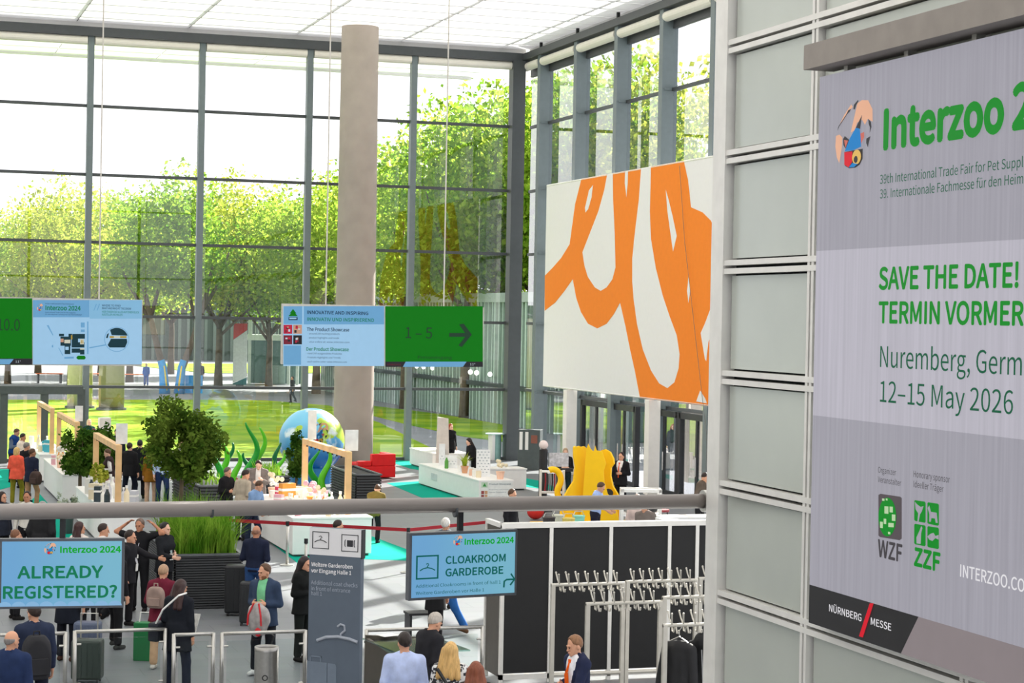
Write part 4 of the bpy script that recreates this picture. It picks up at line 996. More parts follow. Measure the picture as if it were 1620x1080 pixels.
def mtext(s, x, y, cap, xr, m, bold=0.0): mb.mat(m); letter(mb, s, at(x, y), UX, V3, cap*h, (xr-x)*w, None, bold, lift=.002)
mtext('Interzoo 2024', .478, .80, .085, .968, 4, .06); mtext('ALREADY', .15, .44, .165, .825, 1, .045); mtext('REGISTERED?', .025, .155, .165, .94, 1, .045)
g = random.Random(2); mb.mat(3)
for k in range(9): c = .05+k*.11; mb.prism([(-w/2+(c+.055*math.cos(a*.45))*w, -h/2+(.035+max(0, .07*math.sin(a*.45)))*h) for a in range(8)], (0, -.0335, 0), UX, V3, .0005)
dd = mb.build('display', MON, t); em = MB(); emblem(em, at(.355, .775), UX, V3, .095*w, .165*h, .002); em.build('emblem', EMBM, dd)
t, mb, at = monitor('blue monitor reading CLOAKROOM GARDEROBE hung from the handrail', 731, 892, .885, .492, .17)
w, h = .885, .492
mtext('Interzoo 2024', .495, .80, .085, .96, 4, .055); mtext('CLOAKROOM', .325, .525, .108, .885, 2, .04); mtext('GARDEROBE', .325, .34, .108, .865, 2, .04)
mtext('Additional Cloakrooms in front of hall 1', .06, .19, .046, .845, 2); mtext('Weitere Garderoben vor Halle 1', .06, .085, .046, .69, 2)
mb.mat(2)
def fr(x0, y0, x1, y1, k=.014):
    for r in ((x0, y0, x1, y0+k*1.6), (x0, y1-k*1.6, x1, y1), (x0, y0, x0+k, y1), (x1-k, y0, x1, y1)):
        a_, b_ = at(r[0], r[1]), at(r[2], r[3]); mb.box2(a_, b_+np.array([0, -.001, 0]))
fr(.06, .31, .265, .665)
def hanger(mb, at, cx, cy_, s, asp, r):
    P = [at(cx+s*x, cy_+s*asp*y) for x, y in [(-1, -.28), (-.55, -.02), (0, .1), (.55, -.02), (1, -.28)]]
    mb.tube([p+np.array([0, -.001, 0]) for p in P], r, 6)
    mb.tube([at(cx+s*x, cy_+s*asp*y)+np.array([0, -.001, 0]) for x, y in [(0, .1), (0, .3), (.16, .42), (.14, .6), (0, .66), (-.15, .56)]], r*.8, 6)
hanger(mb, at, .163, .47, .068, 1.6, .0042)
mb.tube([at(.875, .13)+np.array([0, -.002, 0]), at(.878, .22)+np.array([0, -.002, 0]), at(.90, .245)+np.array([0, -.002, 0]), at(.972, .245)+np.array([0, -.002, 0])], .0065, 6)
mb.tube([at(.94, .33)+np.array([0, -.002, 0]), at(.976, .245)+np.array([0, -.002, 0]), at(.935, .16)+np.array([0, -.002, 0])], .0065, 6)
dd = mb.build('display', MON, t); em = MB(); emblem(em, at(.395, .79), UX, V3, .085*w, .15*h, .002); em.build('emblem', EMBM, dd)

# ------------------------------------------------------------------ grey cloakroom totem
qa, qb = PD(490, 834, 27.0), PD(572, 838, 26.72)
d_ = qb-qa; wdt = math.hypot(d_[0], d_[1]); yaw = math.atan2(d_[1], d_[0]); c = (qa+qb)/2; ht = 2.8
t = thing('cloakroom_totem', 'tall dark grey totem with white head and coat hanger sign', 'sign', (c[0], c[1], 0), yaw)
MB().box2((-wdt/2, .0, .02), (wdt/2, .1, ht)).build('body', mat('totem_grey', (92, 103, 116), rough=.55, var=.03), t, bevel=.006)
MB().box2((-wdt/2-.06, -.12, 0), (wdt/2+.06, .22, .025)).build('base_plate', DARK, t)
hz = ht-.37
MB().box2((-wdt/2, -.004, hz), (wdt/2, 0, ht)).build('white_head', mat('totem_white', (226, 225, 226), rough=.6, var=.01), t)
MB().box2((wdt/2, -.006, hz-.02), (wdt/2+.012, .106, ht)).build('edge_strip', BLACKM, t)
TX = lambda cx, cy_: np.array([-wdt/2+(cx-45)/352*wdt, -.006, ht-(cy_-25)*.00199])
mb = MB(); mb.mat(0)
for (x0, y0, x1, y1) in ((66, 52, 180, 168), (264, 60, 378, 176)):
    for r in ((x0, y0, x1, y0+5), (x0, y1-5, x1, y1), (x0, y0, x0+5, y1), (x1-5, y0, x1, y1)): mb.box2(TX(r[0], r[1]), TX(r[2], r[3])+np.array([0, -.002, 0]))
tz = lambda dx, dy: TX(dx, dy)
mb.tube([tz(82, 124), tz(102, 112), tz(122, 108), tz(142, 112), tz(164, 124)], .006, 6); mb.tube([tz(122, 108), tz(122, 98), tz(132, 90), tz(124, 80), tz(112, 86)], .005, 6)
mb.box2(tz(302, 98), tz(342, 142)+np.array([0, -.002, 0]))
for x in (288, 350): mb.tube([tz(x+4, 96), tz(x, 104), tz(x, 136), tz(x+4, 144)], .006, 6)
mb.build('pictogram', [mat('totem_ink', (50, 50, 54))], t); mb = MB()
mb.mat(1)
def tt(s, x, y, cap, xr, bold=0.0): a = TX(x, y); c_ = TX(x, y-cap); letter(mb, s, a, UX, V3, c_[2]-a[2], TX(xr, y)[0]-a[0], None, bold, lift=.003)
tt('Weitere Garderoben', 62, 290, 26, 342, .035); tt('vor Eingang Halle 1', 62, 332, 26, 334, .035)
mb.mat(2); tt('Additional coat checks', 62, 414, 26, 378); tt('in front of entrance', 62, 454, 26, 330); tt('hall 1', 62, 488, 26, 138)
TM = [mat('totem_ink', (50, 50, 54)), mat('totem_type', (236, 236, 238)), mat('totem_type_soft', (168, 176, 188)), mat('totem_hanger', (162, 168, 178)), mat('totem_case', (112, 124, 138))]
mb.build('lettering', TM, t); mb = MB()
mb.mat(3); mb.tube([tz(110, 795), tz(170, 768), tz(250, 758), tz(330, 768), tz(384, 785)], .022, 8)
mb.tube([tz(270, 756), tz(272, 738), tz(298, 712), tz(294, 680), tz(268, 672), tz(248, 690)], .016, 8)
mb.build('hanger_mark', TM, t); mb = MB()
mb.mat(4)
sp_ = lambda pts, y: mb.prism([(TX(*p)[0], TX(*p)[2]) for p in pts], (0, y, 0), UX, V3, .002)
sp_([(45, 940), (180, 942), (180, 1400), (45, 1400)], -.004); sp_([(185, 944), (235, 946), (245, 965), (245, 1400), (185, 1400)], -.004)
for r in ((62, 900, 142, 910), (62, 900, 70, 940), (134, 900, 142, 940)): mb.box2(TX(r[0], r[1]), TX(r[2], r[3])+np.array([0, -.002, 0]))
mb.build('suitcase_mark', TM, t)
# ------------------------------------------------------------------ black cloakroom partition
PYW = 29.35; PH = 2.5
t = thing('cloakroom_partition', 'black panel partition with silver frame behind the coat racks', 'partition', (9.42, PYW, 0))
BP = mat('black_panel', (33, 33, 34), rough=.7, var=.04)
xs = [0.03, .82, 1.82, 2.82, 3.3, 4.4]
for i in range(5):
    MB().box2((xs[i]+.03, -.015, .16), (xs[i+1]-.03, .02, PH-.08)).build('panel', BP, t)
    MB().box2((xs[i]-.03, -.03, 0), (xs[i]+.03, .03, PH-.04)).build('upright', ALU, t)
MB().box2((0, -.035, PH-.08), (4.6, .035, PH)).build('top_rail', ALU, t)
MB().box2((0, -.03, .06), (4.6, .03, .14)).build('bottom_rail', ALU, t)
MB().box2((0, .03, PH-.015), (4.6, .1, PH)).build('top_ledge', WHITE, t)
MB().box2((0.0, .05, .1), (.03, .72, PH-.08)).build('panel', mat('partition_brown', (86, 82, 76), rough=.6), t)
MB().box2((-.02, .7, 0), (.05, .77, PH)).build('upright', ALU, t)
MB().box2((-.02, .03, PH-.07), (.05, .7, PH)).build('top_rail', WHITE, t)
MB().prism([(2.82, .02), (3.3, .02), (3.3, .04), (2.82, .6)], (0, 0, PH-.06), (1, 0, 0), (0, 1, 0), .05).build('corner_brace', WHITE, t)

# ------------------------------------------------------------------ coat racks
RK = mat('rack_white_metal', (196, 192, 182), rough=.4, metal=.25)
def rack(label, px0, py, Y, wdt, yaw=0.0, h=1.72, hooks=8):
    q = PY(px0, py, Y); h = q[2]; t = thing('coat_rack', label, 'coat rack', (q[0], Y, 0), yaw, 'coat racks in the cloakroom')
    for x in (0, wdt):
        MB().box2((x-.03, -.028, 0), (x+.03, .028, h)).build('post', RK, t); MB().box2((x-.03, -.32, 0), (x+.03, .32, .05)).build('foot', RK, t)
    MB().tube([(-.03, 0, h), (wdt+.03, 0, h)], .026, 8).build('top_rail', RK, t)
    MB().tube([(0, 0, .38), (wdt, 0, .38)], .03, 8).build('lower_rail', RK, t)
    n = hooks
    for i in range(n):
        x = .1+(wdt-.2)*i/(n-1); mb = MB()
        for g in (-1, 1):
            mb.tube([(x, 0, h), (x+.012*g-.02, g*.07, h+.075), (x+.02*g-.035, g*.12, h+.165)], [.011, .011, .013], 6)
            mb.ball((x+.02*g-.035, g*.12, h+.168), .017, 6, 4)
            mb.tube([(x+.05, g*.02, h-.02), (x+.05, g*.06, h-.1), (x+.05, g*.11, h-.09), (x+.05, g*.12, h-.05)], .012, 6)
        mb.build('hook', RK, t)
    return t
rack('coat rack against the black partition, left of the rack column pair', 875, 925, 27.9, 1.12, 0, hooks=7)
rack('coat rack against the black partition, next to the silver wall edge', 993, 920, 27.9, 1.12, 0, hooks=7)
rack('coat rack in the back row mostly behind the silver wall edge', 1108, 915, 27.9, 1.1, 0, hooks=7)
rack('middle row coat rack behind the suited man with the orange tie', 930, 955, 26.2, 1.1, 0, hooks=7)
rack('middle row coat rack beside the silver wall edge', 1051, 945, 26.2, 1.1, 0, hooks=7)
rk = rack('front coat rack holding the black coats', 1052, 989, 24.4, 1.2, 0, hooks=7)
# coats
rx, rz_ = rk.location[0], PY(1052, 989, 24.4)[2]
for i, (dx, lab) in enumerate(((.1, 'black coat hanging leftmost on the front rack'), (.46, 'black hooded coat with a pale zip on the front rack'), (.84, 'black coat hanging next to the silver wall edge'))):
    def coat(P, i=i):
        l = [s_cap(P, (-.15, 0, -.16), (.15, 0, -.16), .06, .06), s_ell(P, (0, 0, -.34), (.21, .1, .26)), s_ell(P, (0, 0, -.72), (.24+.02*i, .12, .38)),
             s_cap(P, (-.19, .0, -.2), (-.27, -.02, -.72), .07, .06), s_cap(P, (.19, 0, -.2), (.26, -.03, -.7), .07, .06)]
        if i == 1: l.append(s_ell(P, (0, -.04, -.1), (.13, .1, .13)))
        d = smins(l, .05); return np.maximum(d, -1.02-P[:, 2])+.012*np.sin(P[:, 0]*46+i)*np.clip(-P[:, 2], 0, 1)
    o = soft('coat', coat, (-.42, -.25, -1.1), (.42, .25, .08), .022, mat('coat_black', (30, 30, 32), rough=.7, var=.2), None, (rx+dx+.1, 24.4-.02+.0*i, rz_-.12), .25*i-.9)
    tag(o, lab, 'coat', 'black coats on the front rack')
    MB().tube([(-.17, 0, -.12), (0, 0, -.03), (.17, 0, -.12)], .009, 6).build('hanger', CHROME, o)
    MB().tube([(0, 0, -.03), (0, 0, .05), (.03, 0, .09), (.03, 0, .12)], .006, 6).build('hanger_hook', CHROME, o)
    if i == 1: MB().tube([(0, -.13, -.2), (.02, -.125, -.6), (.02, -.13, -.98)], .009, 6).build('zip', mat('zip_pale', (170, 170, 170), metal=.6, rough=.3), o)
    if i == 2: MB().tube([(.26, -.06, -.05), (.36, -.06, -.4), (.34, -.05, -.55)], .008, 6).build('cord', WHITE, o)

# ------------------------------------------------------------------ steel and glass barriers
def barrier(label, x0, x1, y, yaw=0.0, lower=True):
    w = x1-x0; t = thing('glass_barrier', label, 'barrier', (x0, y, 0), yaw, 'steel and glass barriers')
    for x in (.03, w-.03):
        MB().tube([(x, 0, 0), (x, 0, 1.0)], .03, 12).build('post', CHROME, t, smooth=True); MB().lathe([(.07, 0), (.07, .015), (.035, .03)], 14, (x, 0, 0)).build('foot_plate', CHROME, t)
    MB().tube([(.03, 0, .985), (w-.03, 0, .985)], .027, 12).build('top_rail', CHROME, t, smooth=True)
    MB().box2((.1, -.006, .12), (w-.1, .006, .88)).build('glass', BALG, t)
    mb = MB()
    for x in (.03, w-.03):
        for z in (.22, .8): mb.tube([(x, 0, z), (x+(.09 if x < w/2 else -.09), 0, z)], .016, 8)
    mb.build('clamp', CHROME, t)
for x0, x1, py, lab in ((-45, 107, 1001, 'steel framed glass barrier at the left edge behind the balding man'), (114, 267, 997, 'steel framed glass barrier in front of the dark suitcases'), (271, 342, 1003, 'narrow steel and glass gate in front of the woman in black'), (346, 489, 1000, 'steel framed glass barrier behind the round litter bin'), (572, 772, 994, 'long steel framed glass barrier behind the four waiting people')):
    a, b = G(x0, py, .985), G(x1, py, .985); barrier(lab, a[0], b[0], (a[1]+b[1])/2 if x0 > 0 else b[1])
# round litter bin
p = PD(422, 1022, 28.2); t = thing('litter_bin', 'brushed steel cylindrical litter bin in front of the glass barrier', 'bin', (p[0], p[1], 0))
hb = p[2]; MB().lathe([(.165, 0.03), (.17, .05), (.17, hb-.06), (.172, hb-.05)], 32).build('body', CHROME, t, smooth=True)
MB().lathe([(.172, hb-.06), (.172, hb), (.14, hb), (.135, hb-.03), (.135, hb-.2)], 32, capb=False, capt=True).build('rim', mat('bin_rim', (160, 158, 154), metal=.8, rough=.3), t, smooth=True)
MB().lathe([(.16, 0), (.16, .05)], 32).build('base', BLACKM, t)
mb = MB()
mb.tube([(.036*math.cos(a*.698+1.57), -.172, hb-.42+.036*math.sin(a*.698+1.57)) for a in range(9)], .008, 6, closed=True)
o = mb.build('recycling_logo', BLACKM, [x for x in bpy.data.objects if x.parent == t and x.name.startswith('body')][0]); o.rotation_euler = (0, 0, -.3)
# desk with sloping glass top behind the waiting people
q = G(575, 1002, 1.02); t = thing('info_desk', 'dark brown desk with a sloping glass top behind the queue', 'desk', (q[0], q[1]-.45, 0), .0)
MB().prism([(0, 0), (1.0, 0), (1.0, .95), (0, 1.02)], (0, .35, 0), (1, 0, 0), (0, 0, 1), .06).build('front_panel', mat('desk_brown', (78, 72, 62), rough=.5), t)
MB().box2((0, -1.6, 0), (.05, .3, .98)).build('side_panel', mat('desk_brown', (78, 72, 62)), t)
MB().box((.52, -.5, 1.0), (1.06, 2.0, .02), rotx(-.06)).build('glass_top', glassmat('desk_glass', (.6, .76, .72), 1.4, rough=.12), t)
MB().box((.5, -.3, .9), (.98, 1.5, .02)).build('shelf', mat('desk_dark', (60, 64, 62)), t)
tag(MB().box((0, 0, 0), (.3, .22, .006), rotz(.4)).build('leaflet', WHITE, None, (q[0]+.35, q[1]-.1, 1.005)), 'white leaflet lying on the glass desk top', 'leaflet')

# ------------------------------------------------------------------ slatted planters
def planter(label, x0, y0, w, d, h, slat=14):
    t = thing('slatted_planter', label, 'planter', (x0, y0, 0), 0, 'dark slatted planters')
    MB().box2((.03, .03, 0.02), (w-.03, d-.03, h-.06)).build('box', mat('planter_core', (30, 32, 33)), t)
    mb = MB(); s = h/slat; SL = mat('planter_slat', (66, 68, 70), rough=.6)
    for i in range(slat):
        z = i*s+.02; mb.box2((0, -.0, z), (w, .03, z+s*.55)).box2((0, d-.03, z), (w, d, z+s*.55)).box2((0, 0, z), (.03, d, z+s*.55)).box2((w-.03, 0, z), (w, d, z+s*.55))
    mb.build('slats', SL, t)
    mb = MB().box2((-.02, -.02, h-.04), (w+.02, .06, h)).box2((-.02, d-.06, h-.04), (w+.02, d+.02, h)).box2((-.02, 0, h-.04), (.06, d, h)).box2((w-.06, 0, h-.04), (w+.02, d, h))
    mb.build('rim', mat('planter_rim', (108, 112, 114), rough=.4, metal=.3), t)
    s_ = MB().box2((.05, .05, h-.1), (w-.05, d-.05, h-.07)).build('soil', mat('soil', (92, 78, 60), rough=1, var=.3, scale=14), t); return t
a, b = G(272, 962), G(367, 964)
BX, BY = a[0], a[1]-.2; BWd, BDp, BH = 1.32, 4.2, 1.06
planter('big dark slatted planter holding the tree and tall grass', BX, BY, BWd, BDp, BH, 22)
def grasses(name, label, n, seed, x0, x1, y0, y1, z, h, mat_, cat, w=.012, spread=.5):
    r = np.random.RandomState(seed); k = 4; P = np.stack([r.uniform(x0, x1, n), r.uniform(y0, y1, n), np.zeros(n)], 1); c = np.array([(x0+x1)/2, (y0+y1)/2, 0])
    a = r.uniform(0, 6.283, n); dv = np.stack([np.cos(a), np.sin(a), np.zeros(n)], 1); L = h*r.uniform(.6, 1.15, n); sp = spread*r.uniform(.2, 1.2, n); sd_ = np.stack([-np.sin(a), np.cos(a), np.zeros(n)], 1)
    V = []; F = []
    rows = []
    for i in range(k+1):
        u = i/k; ctr = P-c+dv*(sp*L*u*u)[:, None]; ctr[:, 2] = L*(u-.38*sp*u*u*1.2); ww = w*(1-u*.92)
        rows.append((ctr-sd_*ww, ctr+sd_*ww))
    V = np.stack([x for r_ in rows for x in r_], 1); nv = 2*(k+1); base = np.arange(n)[:, None]*nv
    F = np.concatenate([base+np.array([2*i, 2*i+1, 2*i+3, 2*i+2]) for i in range(k)])
    return tag(link(name, np_mesh(name, V.reshape(-1, 3), F), mat_, None, (c[0], c[1], z)), label, cat)
GRS = leafmat('ornamental_grass', (84, 140, 34), (150, 186, 70), .4)
g1 = grasses('ornamental_grass', 'tall bright green grass filling the front of the big planter', 1500, 3, BX+.1, BX+BWd-.1, BY+.1, BY+1.7, BH-.08, 1.02, GRS, 'grass', .014, .62)
g1['kind'] = 'stuff'
g2 = grasses('ornamental_grass', 'grass clump around the foot of the planter tree', 700, 5, BX+.2, BX+BWd-.1, BY+1.9, BY+BDp-.2, BH-.08, 1.1, GRS, 'grass', .014, .62); g2['kind'] = 'stuff'
def pot_tree(label, loc, h0, rx, rz_, zc, n, leaf, seed, m, trunk_r=.05, pot=None, group=None, cat='tree', name='potted_tree'):
    t = thing(name, label, cat, loc, seed*.7, group)
    V, F, cc = crown(seed, n, rx, rz_, leaf, 40, .4); link('foliage', np_mesh('foliage', V, F), m, t, (0, 0, zc))
    mb = MB(); gg = random.Random(seed); mb.tube([(0, 0, h0), (.02, 0, (h0+zc)/2), (0, .01, zc)], [trunk_r*1.2, trunk_r, trunk_r*.7], 8)
    for i in range(10):
        e = cc[i]*.8+np.array([0, 0, zc]); mb.tube([(0, 0, zc-rz_*.5), ((e[0])/2, e[1]/2, zc-rz_*.1), e], [trunk_r*.5, trunk_r*.35, .006], 5)
    mb.build('trunk', BARK, t, smooth=True)
    if pot:
        MB().lathe([(pot[0]*.75, 0), (pot[0], pot[1]), (pot[0]*1.06, pot[1]), (pot[0]*1.06, pot[1]-.05), (pot[0]*.9, pot[1]-.05)], 20, capt=True).build('pot', mat('pot_dark', (52, 60, 58), rough=.5), t, smooth=False)
    return t
DL = leafmat('leaf_indoor', (62, 92, 30), (116, 138, 56), .3); DL2 = leafmat('leaf_box', (46, 82, 28), (96, 128, 48), .28)
q = GD(283, 40.6)
pot_tree('bushy dark green tree growing in the big slatted planter', (max(BX+.22, GD(270, 41.6)[0]), BY+2.35, BH-.1), 0, .86, 1.2, 2.02, 9000, .055, 31, DL, .045)
# smaller planters farther back
for i, (px, py, w, d, h, lab) in enumerate(((419, 802, .75, 3.0, .92, 'dark slatted planter left of the timber frame stand'), (562, 797, .8, 3.4, .9, 'dark slatted planter right of the timber frame, before the red armchair'), (314, 822, .95, 5.0, .95, 'dark slatted planter behind the leafy planter tree'))):
    p = G(px, py); planter(lab, p[0], p[1], w, d, h, 11)
    m = DL2
    if i != 1: o = grasses('planter_grass', 'low grass in the '+lab.split(' ', 1)[1], 160, 40+i, p[0]+.1, p[0]+w-.1, p[1]+.2, p[1]+d-.2, h-.08, .42, GRS, 'grass', .02, .5); o['kind'] = 'stuff'
# clipped trees in pots
p = GD(126, 55.5); pot_tree('clipped round dark tree in a pot beside the long white counter', p, .3, .58, .86, 1.62, 4200, .06, 51, DL2, .05, (.26, .42))
p = GD(157, 60); pot_tree('clipped dark tree behind the timber frame on the left', p, .3, .5, .8, 1.5, 2600, .06, 52, DL2, .05, (.26, .42))
p = GD(467, 58.5); pot_tree('narrow clipped dark tree left of the globe', p, .25, .3, .85, 1.42, 2200, .055, 53, DL2, .04, (.22, .4))

# ------------------------------------------------------------------ timber framed stands with white counters
WOOD = mat('pale_timber', (228, 186, 132), rough=.6, var=.14, scale=2.2)
def counter(label, x0, x1, y0, y1, h, name='white_counter'):
    t = thing(name, label, 'counter', ((x0+x1)/2, (y0+y1)/2, 0), 0, 'white exhibition counters'); w, d = (x1-x0)/2, (y1-y0)/2
    MB().box2((-w, -d, .05), (w, d, h-.04)).build('body', mat('counter_white', (244, 245, 242), rough=.55, var=.02), t, bevel=.01)
    MB().box2((-w-.02, -d-.02, h-.04), (w+.02, d+.02, h)).build('top', mat('counter_top', (247, 247, 244), rough=.4, var=.02), t)
    MB().box2((-w+.05, -d+.05, .012), (w-.05, d-.05, .05)).build('plinth', DARK, t); return t
POSTS = []
def frame(label, X, Ya, Yb, zt, zb, signs=()):
    t = thing('timber_frame', label, 'frame', (X, Ya, zb), 0, 'timber goal frames on the counters'); L = Yb-Ya; h = zt-zb; k = .14
    POSTS.extend([(X, Ya), (X, Yb)])
    for y in (0, L): MB().box2((-k/2, y-k/2, 0), (k/2, y+k/2, h-k)).build('post', WOOD, t)
    MB().box2((-k/2, -k/2, h-k), (k/2, L+k/2, h)).build('crossbeam', WOOD, t)
    mb = MB()
    for i in range(10): mb.tube([(0, L*(i+.5)/10, h-k), (0, L*(i+.5)/10, h-k-.06)], .025, 6)
    mb.build('hook', BLACKM, t)
    for (y, w, hh) in signs:
        s_ = MB().box2((-.02, y-.02, h), (w, y+.02, h+hh)); s_.build('sign_panel', mat('stand_sign', (232, 232, 228)), t)
    return t
def along(X, px):      # Y of column px on the plane x = X
    return PX(px, 700, X)[1]
XA = 5.86
segs = ((82, 61, 'farthest timber frame on the left row of counters'), (122, 93, 'middle timber frame above the clipped tree'), (188, 152, 'nearest timber frame of the left row, beside the leafy tree'))
for i, (pn, pf, lab) in enumerate(segs):
    ya, yb = along(XA, pn), along(XA, pf); zt = 2.42
    counter(('far white counter under the farthest timber frame', 'long white counter beside the woman in the orange jacket', 'near white counter loaded with bottles under the timber frame')[i], XA-.42, XA+.5, ya-(.2 if i else .3), yb+(.8 if i == 2 else .4), .92)
    frame(lab, XA, ya, yb, zt, .92, signs=((.45, .26, .5),) if i == 2 else ((.5, .2, .45),) if i == 1 else ())
XB2 = PX(550, 795, 11.05)[0]; ya = 46.3
XC = G(550, 830, .9)[0] if False else PY(550, 795, 46.3)[0]
yb = along(XC, 483)
counter('white counter crowded with bottles and pots under the timber frame', XC-1.45, XC+.45, 45.7, yb+.5, .92)
frame('timber frame in front of the big inflatable globe', XC, ya, yb, 2.42, .92, signs=((.3, .3, .5), (yb-ya-.4, .2, .75)))
# goods on the counters
def bottle(mb, x, y, z, h, r, m):
    mb.mat(m).lathe([(r*.9, 0), (r, .02), (r, h*.55), (r*.45, h*.72), (r*.4, h*.85)], 10, (x, y, z)).mat(m+1 if False else m); return mb
COL = [(226, 90, 60), (240, 238, 230), (240, 196, 170), (206, 60, 96), (222, 150, 60), (90, 160, 70), (236, 222, 190), (46, 60, 66), (232, 178, 190), (120, 110, 90), (60, 170, 190), (200, 200, 205)]
CN = ['red', 'white', 'peach', 'pink', 'amber', 'green', 'cream', 'black', 'rose', 'olive', 'turquoise', 'silver']
PB = {}
def goods(kind, ci, loc, lab, grp, s=1.0, rz=0.0):
    key = (kind, ci)
    m = mat('goods_%s' % CN[ci], COL[ci], rough=.45, var=.06); cap = mat('goods_cap', (238, 236, 230), rough=.4)
    if key not in PB:
        if kind == 'bottle':
            a = MB().lathe([(.042, 0), (.047, .02), (.047, .17), (.02, .23), (.018, .26)], 10).mesh('bottle'); b = MB().lathe([(.024, .255), (.024, .3)], 8).mesh('cap')
        elif kind == 'jar':
            a = MB().lathe([(.055, 0), (.062, .02), (.062, .13), (.05, .15)], 12).mesh('jar'); b = MB().lathe([(.056, .15), (.056, .18)], 12).mesh('cap')
        elif kind == 'flower_pot':
            a = MB().lathe([(.07, 0), (.095, .15), (.1, .15), (.1, .17)], 12).mesh('flower_pot')
            r = np.random.RandomState(ci); bm = MB()
            for k in range(9): q = r.normal(size=3)*.06; bm.ball((q[0], q[1], .26+abs(q[2])), .045, 6, 4)
            b = bm.mesh('blossom')
        else:
            a = MB().box2((-.09, -.05, 0), (.09, .05, .24)).mesh('gift_box'); b = MB().box2((-.092, -.052, .15), (.092, .052, .18)).mesh('band')
        a.materials.append(m); b.materials.append(cap if kind != 'flower_pot' else mat('goods_%s' % CN[(8, 1, 6, 2)[ci % 4]], COL[(8, 1, 6, 2)[ci % 4]])); PB[key] = (a, b)
    a, b = PB[key]; o = bpy.data.objects.new(kind, a); C.objects.link(o); o.location = tuple(float(v) for v in loc); o.rotation_euler = (0, 0, rz); o.scale = (s, s, s)
    c = bpy.data.objects.new({'bottle': 'cap', 'jar': 'lid', 'flower_pot': 'blossom', 'gift_box': 'band'}[kind], b); C.objects.link(c); c.parent = o
    tag(o, lab, kind.replace('_', ' '), grp); return o
gr = random.Random(11)
def stock(n, x0, x1, y0, y1, z, place, grp, kinds=('bottle', 'jar', 'gift_box', 'bottle'), cols=range(12), seed=1):
    g = random.Random(seed); used = []
    for i in range(n):
        for _ in range(30):
            x, y = g.uniform(x0, x1), g.uniform(y0, y1)
            if all(abs(x-a)+abs(y-b) > .3 for a, b in used) and all(abs(x-a)+abs(y-b) > .26 for a, b in POSTS): break
        used.append((x, y)); k = g.choice(kinds); c_ = g.choice(list(cols))
        goods(k, c_, (x, y, z), '%s %s standing %s' % (CN[c_], k.replace('_', ' '), place), grp+', %s %ss' % (CN[c_], k.replace('_', ' ')), g.uniform(1.0, 1.7), g.uniform(0, 6))
stock(26, XC-1.35, XC+.3, 45.85, 48.6, .92, 'on the counter under the timber frame by the globe', 'goods by the globe', ('bottle', 'bottle', 'jar', 'flower_pot', 'gift_box'), (1, 2, 6, 8, 4, 1, 6), 7)
stock(12, XC-1.2, XC+.2, 48.8, 51, .92, 'at the back of the counter by the globe', 'goods at the back of the globe counter', ('flower_pot', 'bottle', 'gift_box'), (8, 2, 3, 1), 8)
yy = along(XA, 188)
stock(20, XA-.36, XA+.42, yy, yy+5.2, .92, 'on the near counter under the left timber frame', 'goods on the near left counter', ('bottle', 'jar', 'gift_box'), (1, 11, 1, 6, 7), 9)
yy = along(XA, 122)
stock(18, XA-.36, XA+.42, yy-.1, yy+5, .92, 'on the long counter beside the orange jacket woman', 'goods on the long left counter', ('bottle', 'jar', 'gift_box', 'flower_pot'), (1, 2, 8, 6, 4), 10)
yy = along(XA, 82); stock(10, XA-.36, XA+.4, yy, yy+5, .92, 'on the far counter by the glass', 'goods on the far left counter', ('bottle', 'gift_box', 'jar'), (1, 10, 6, 1), 12)
for px, ci, lab in ((445, 3, 'pink bottle shaped bag at the left end of the globe counter'), (455, 4, 'tall orange carton on the globe counter'), (452, 3, 'second pink bag behind the pink bottle shaped bag')):
    q = PY(px, 740, 49.0+.3*ci % 1.0); o = goods('gift_box', ci, (max(q[0], XC-1.3), q[1], .92), lab, 'packages on the globe counter', 2.1 if ci == 4 else 1.5, .3)
p = PX(117, 800, XA-.75); t = thing('bucket_of_stems', 'grey pot of white flowering stems at the end of the long counter', 'flower pot', (p[0]-.2, along(XA-.7, 112)-2.0, 0))
MB().lathe([(.13, 0), (.17, .5), (.18, .5), (.18, .53), (.16, .53)], 16).build('pot', mat('pot_slate', (62, 84, 82), rough=.5), t)
V, F, cc = crown(61, 500, .3, .35, .04, 20); link('stems', np_mesh('stems', V, F), leafmat('pale_stems', (120, 140, 110), (214, 218, 200), .3), t, (0, 0, .75))
# green plaited wreath and plants under the left frame
p = PY(165, 760, along(XA, 165)); V, F, cc = crown(63, 900, .24, .34, .045, 24); tag(link('garland', np_mesh('garland', V, F), leafmat('garland_leaf', (128, 150, 40), (206, 206, 90), .3), None, (XA-.1, p[1]+.3, 1.45)), 'yellow green garland hanging inside the nearest left timber frame', 'garland')

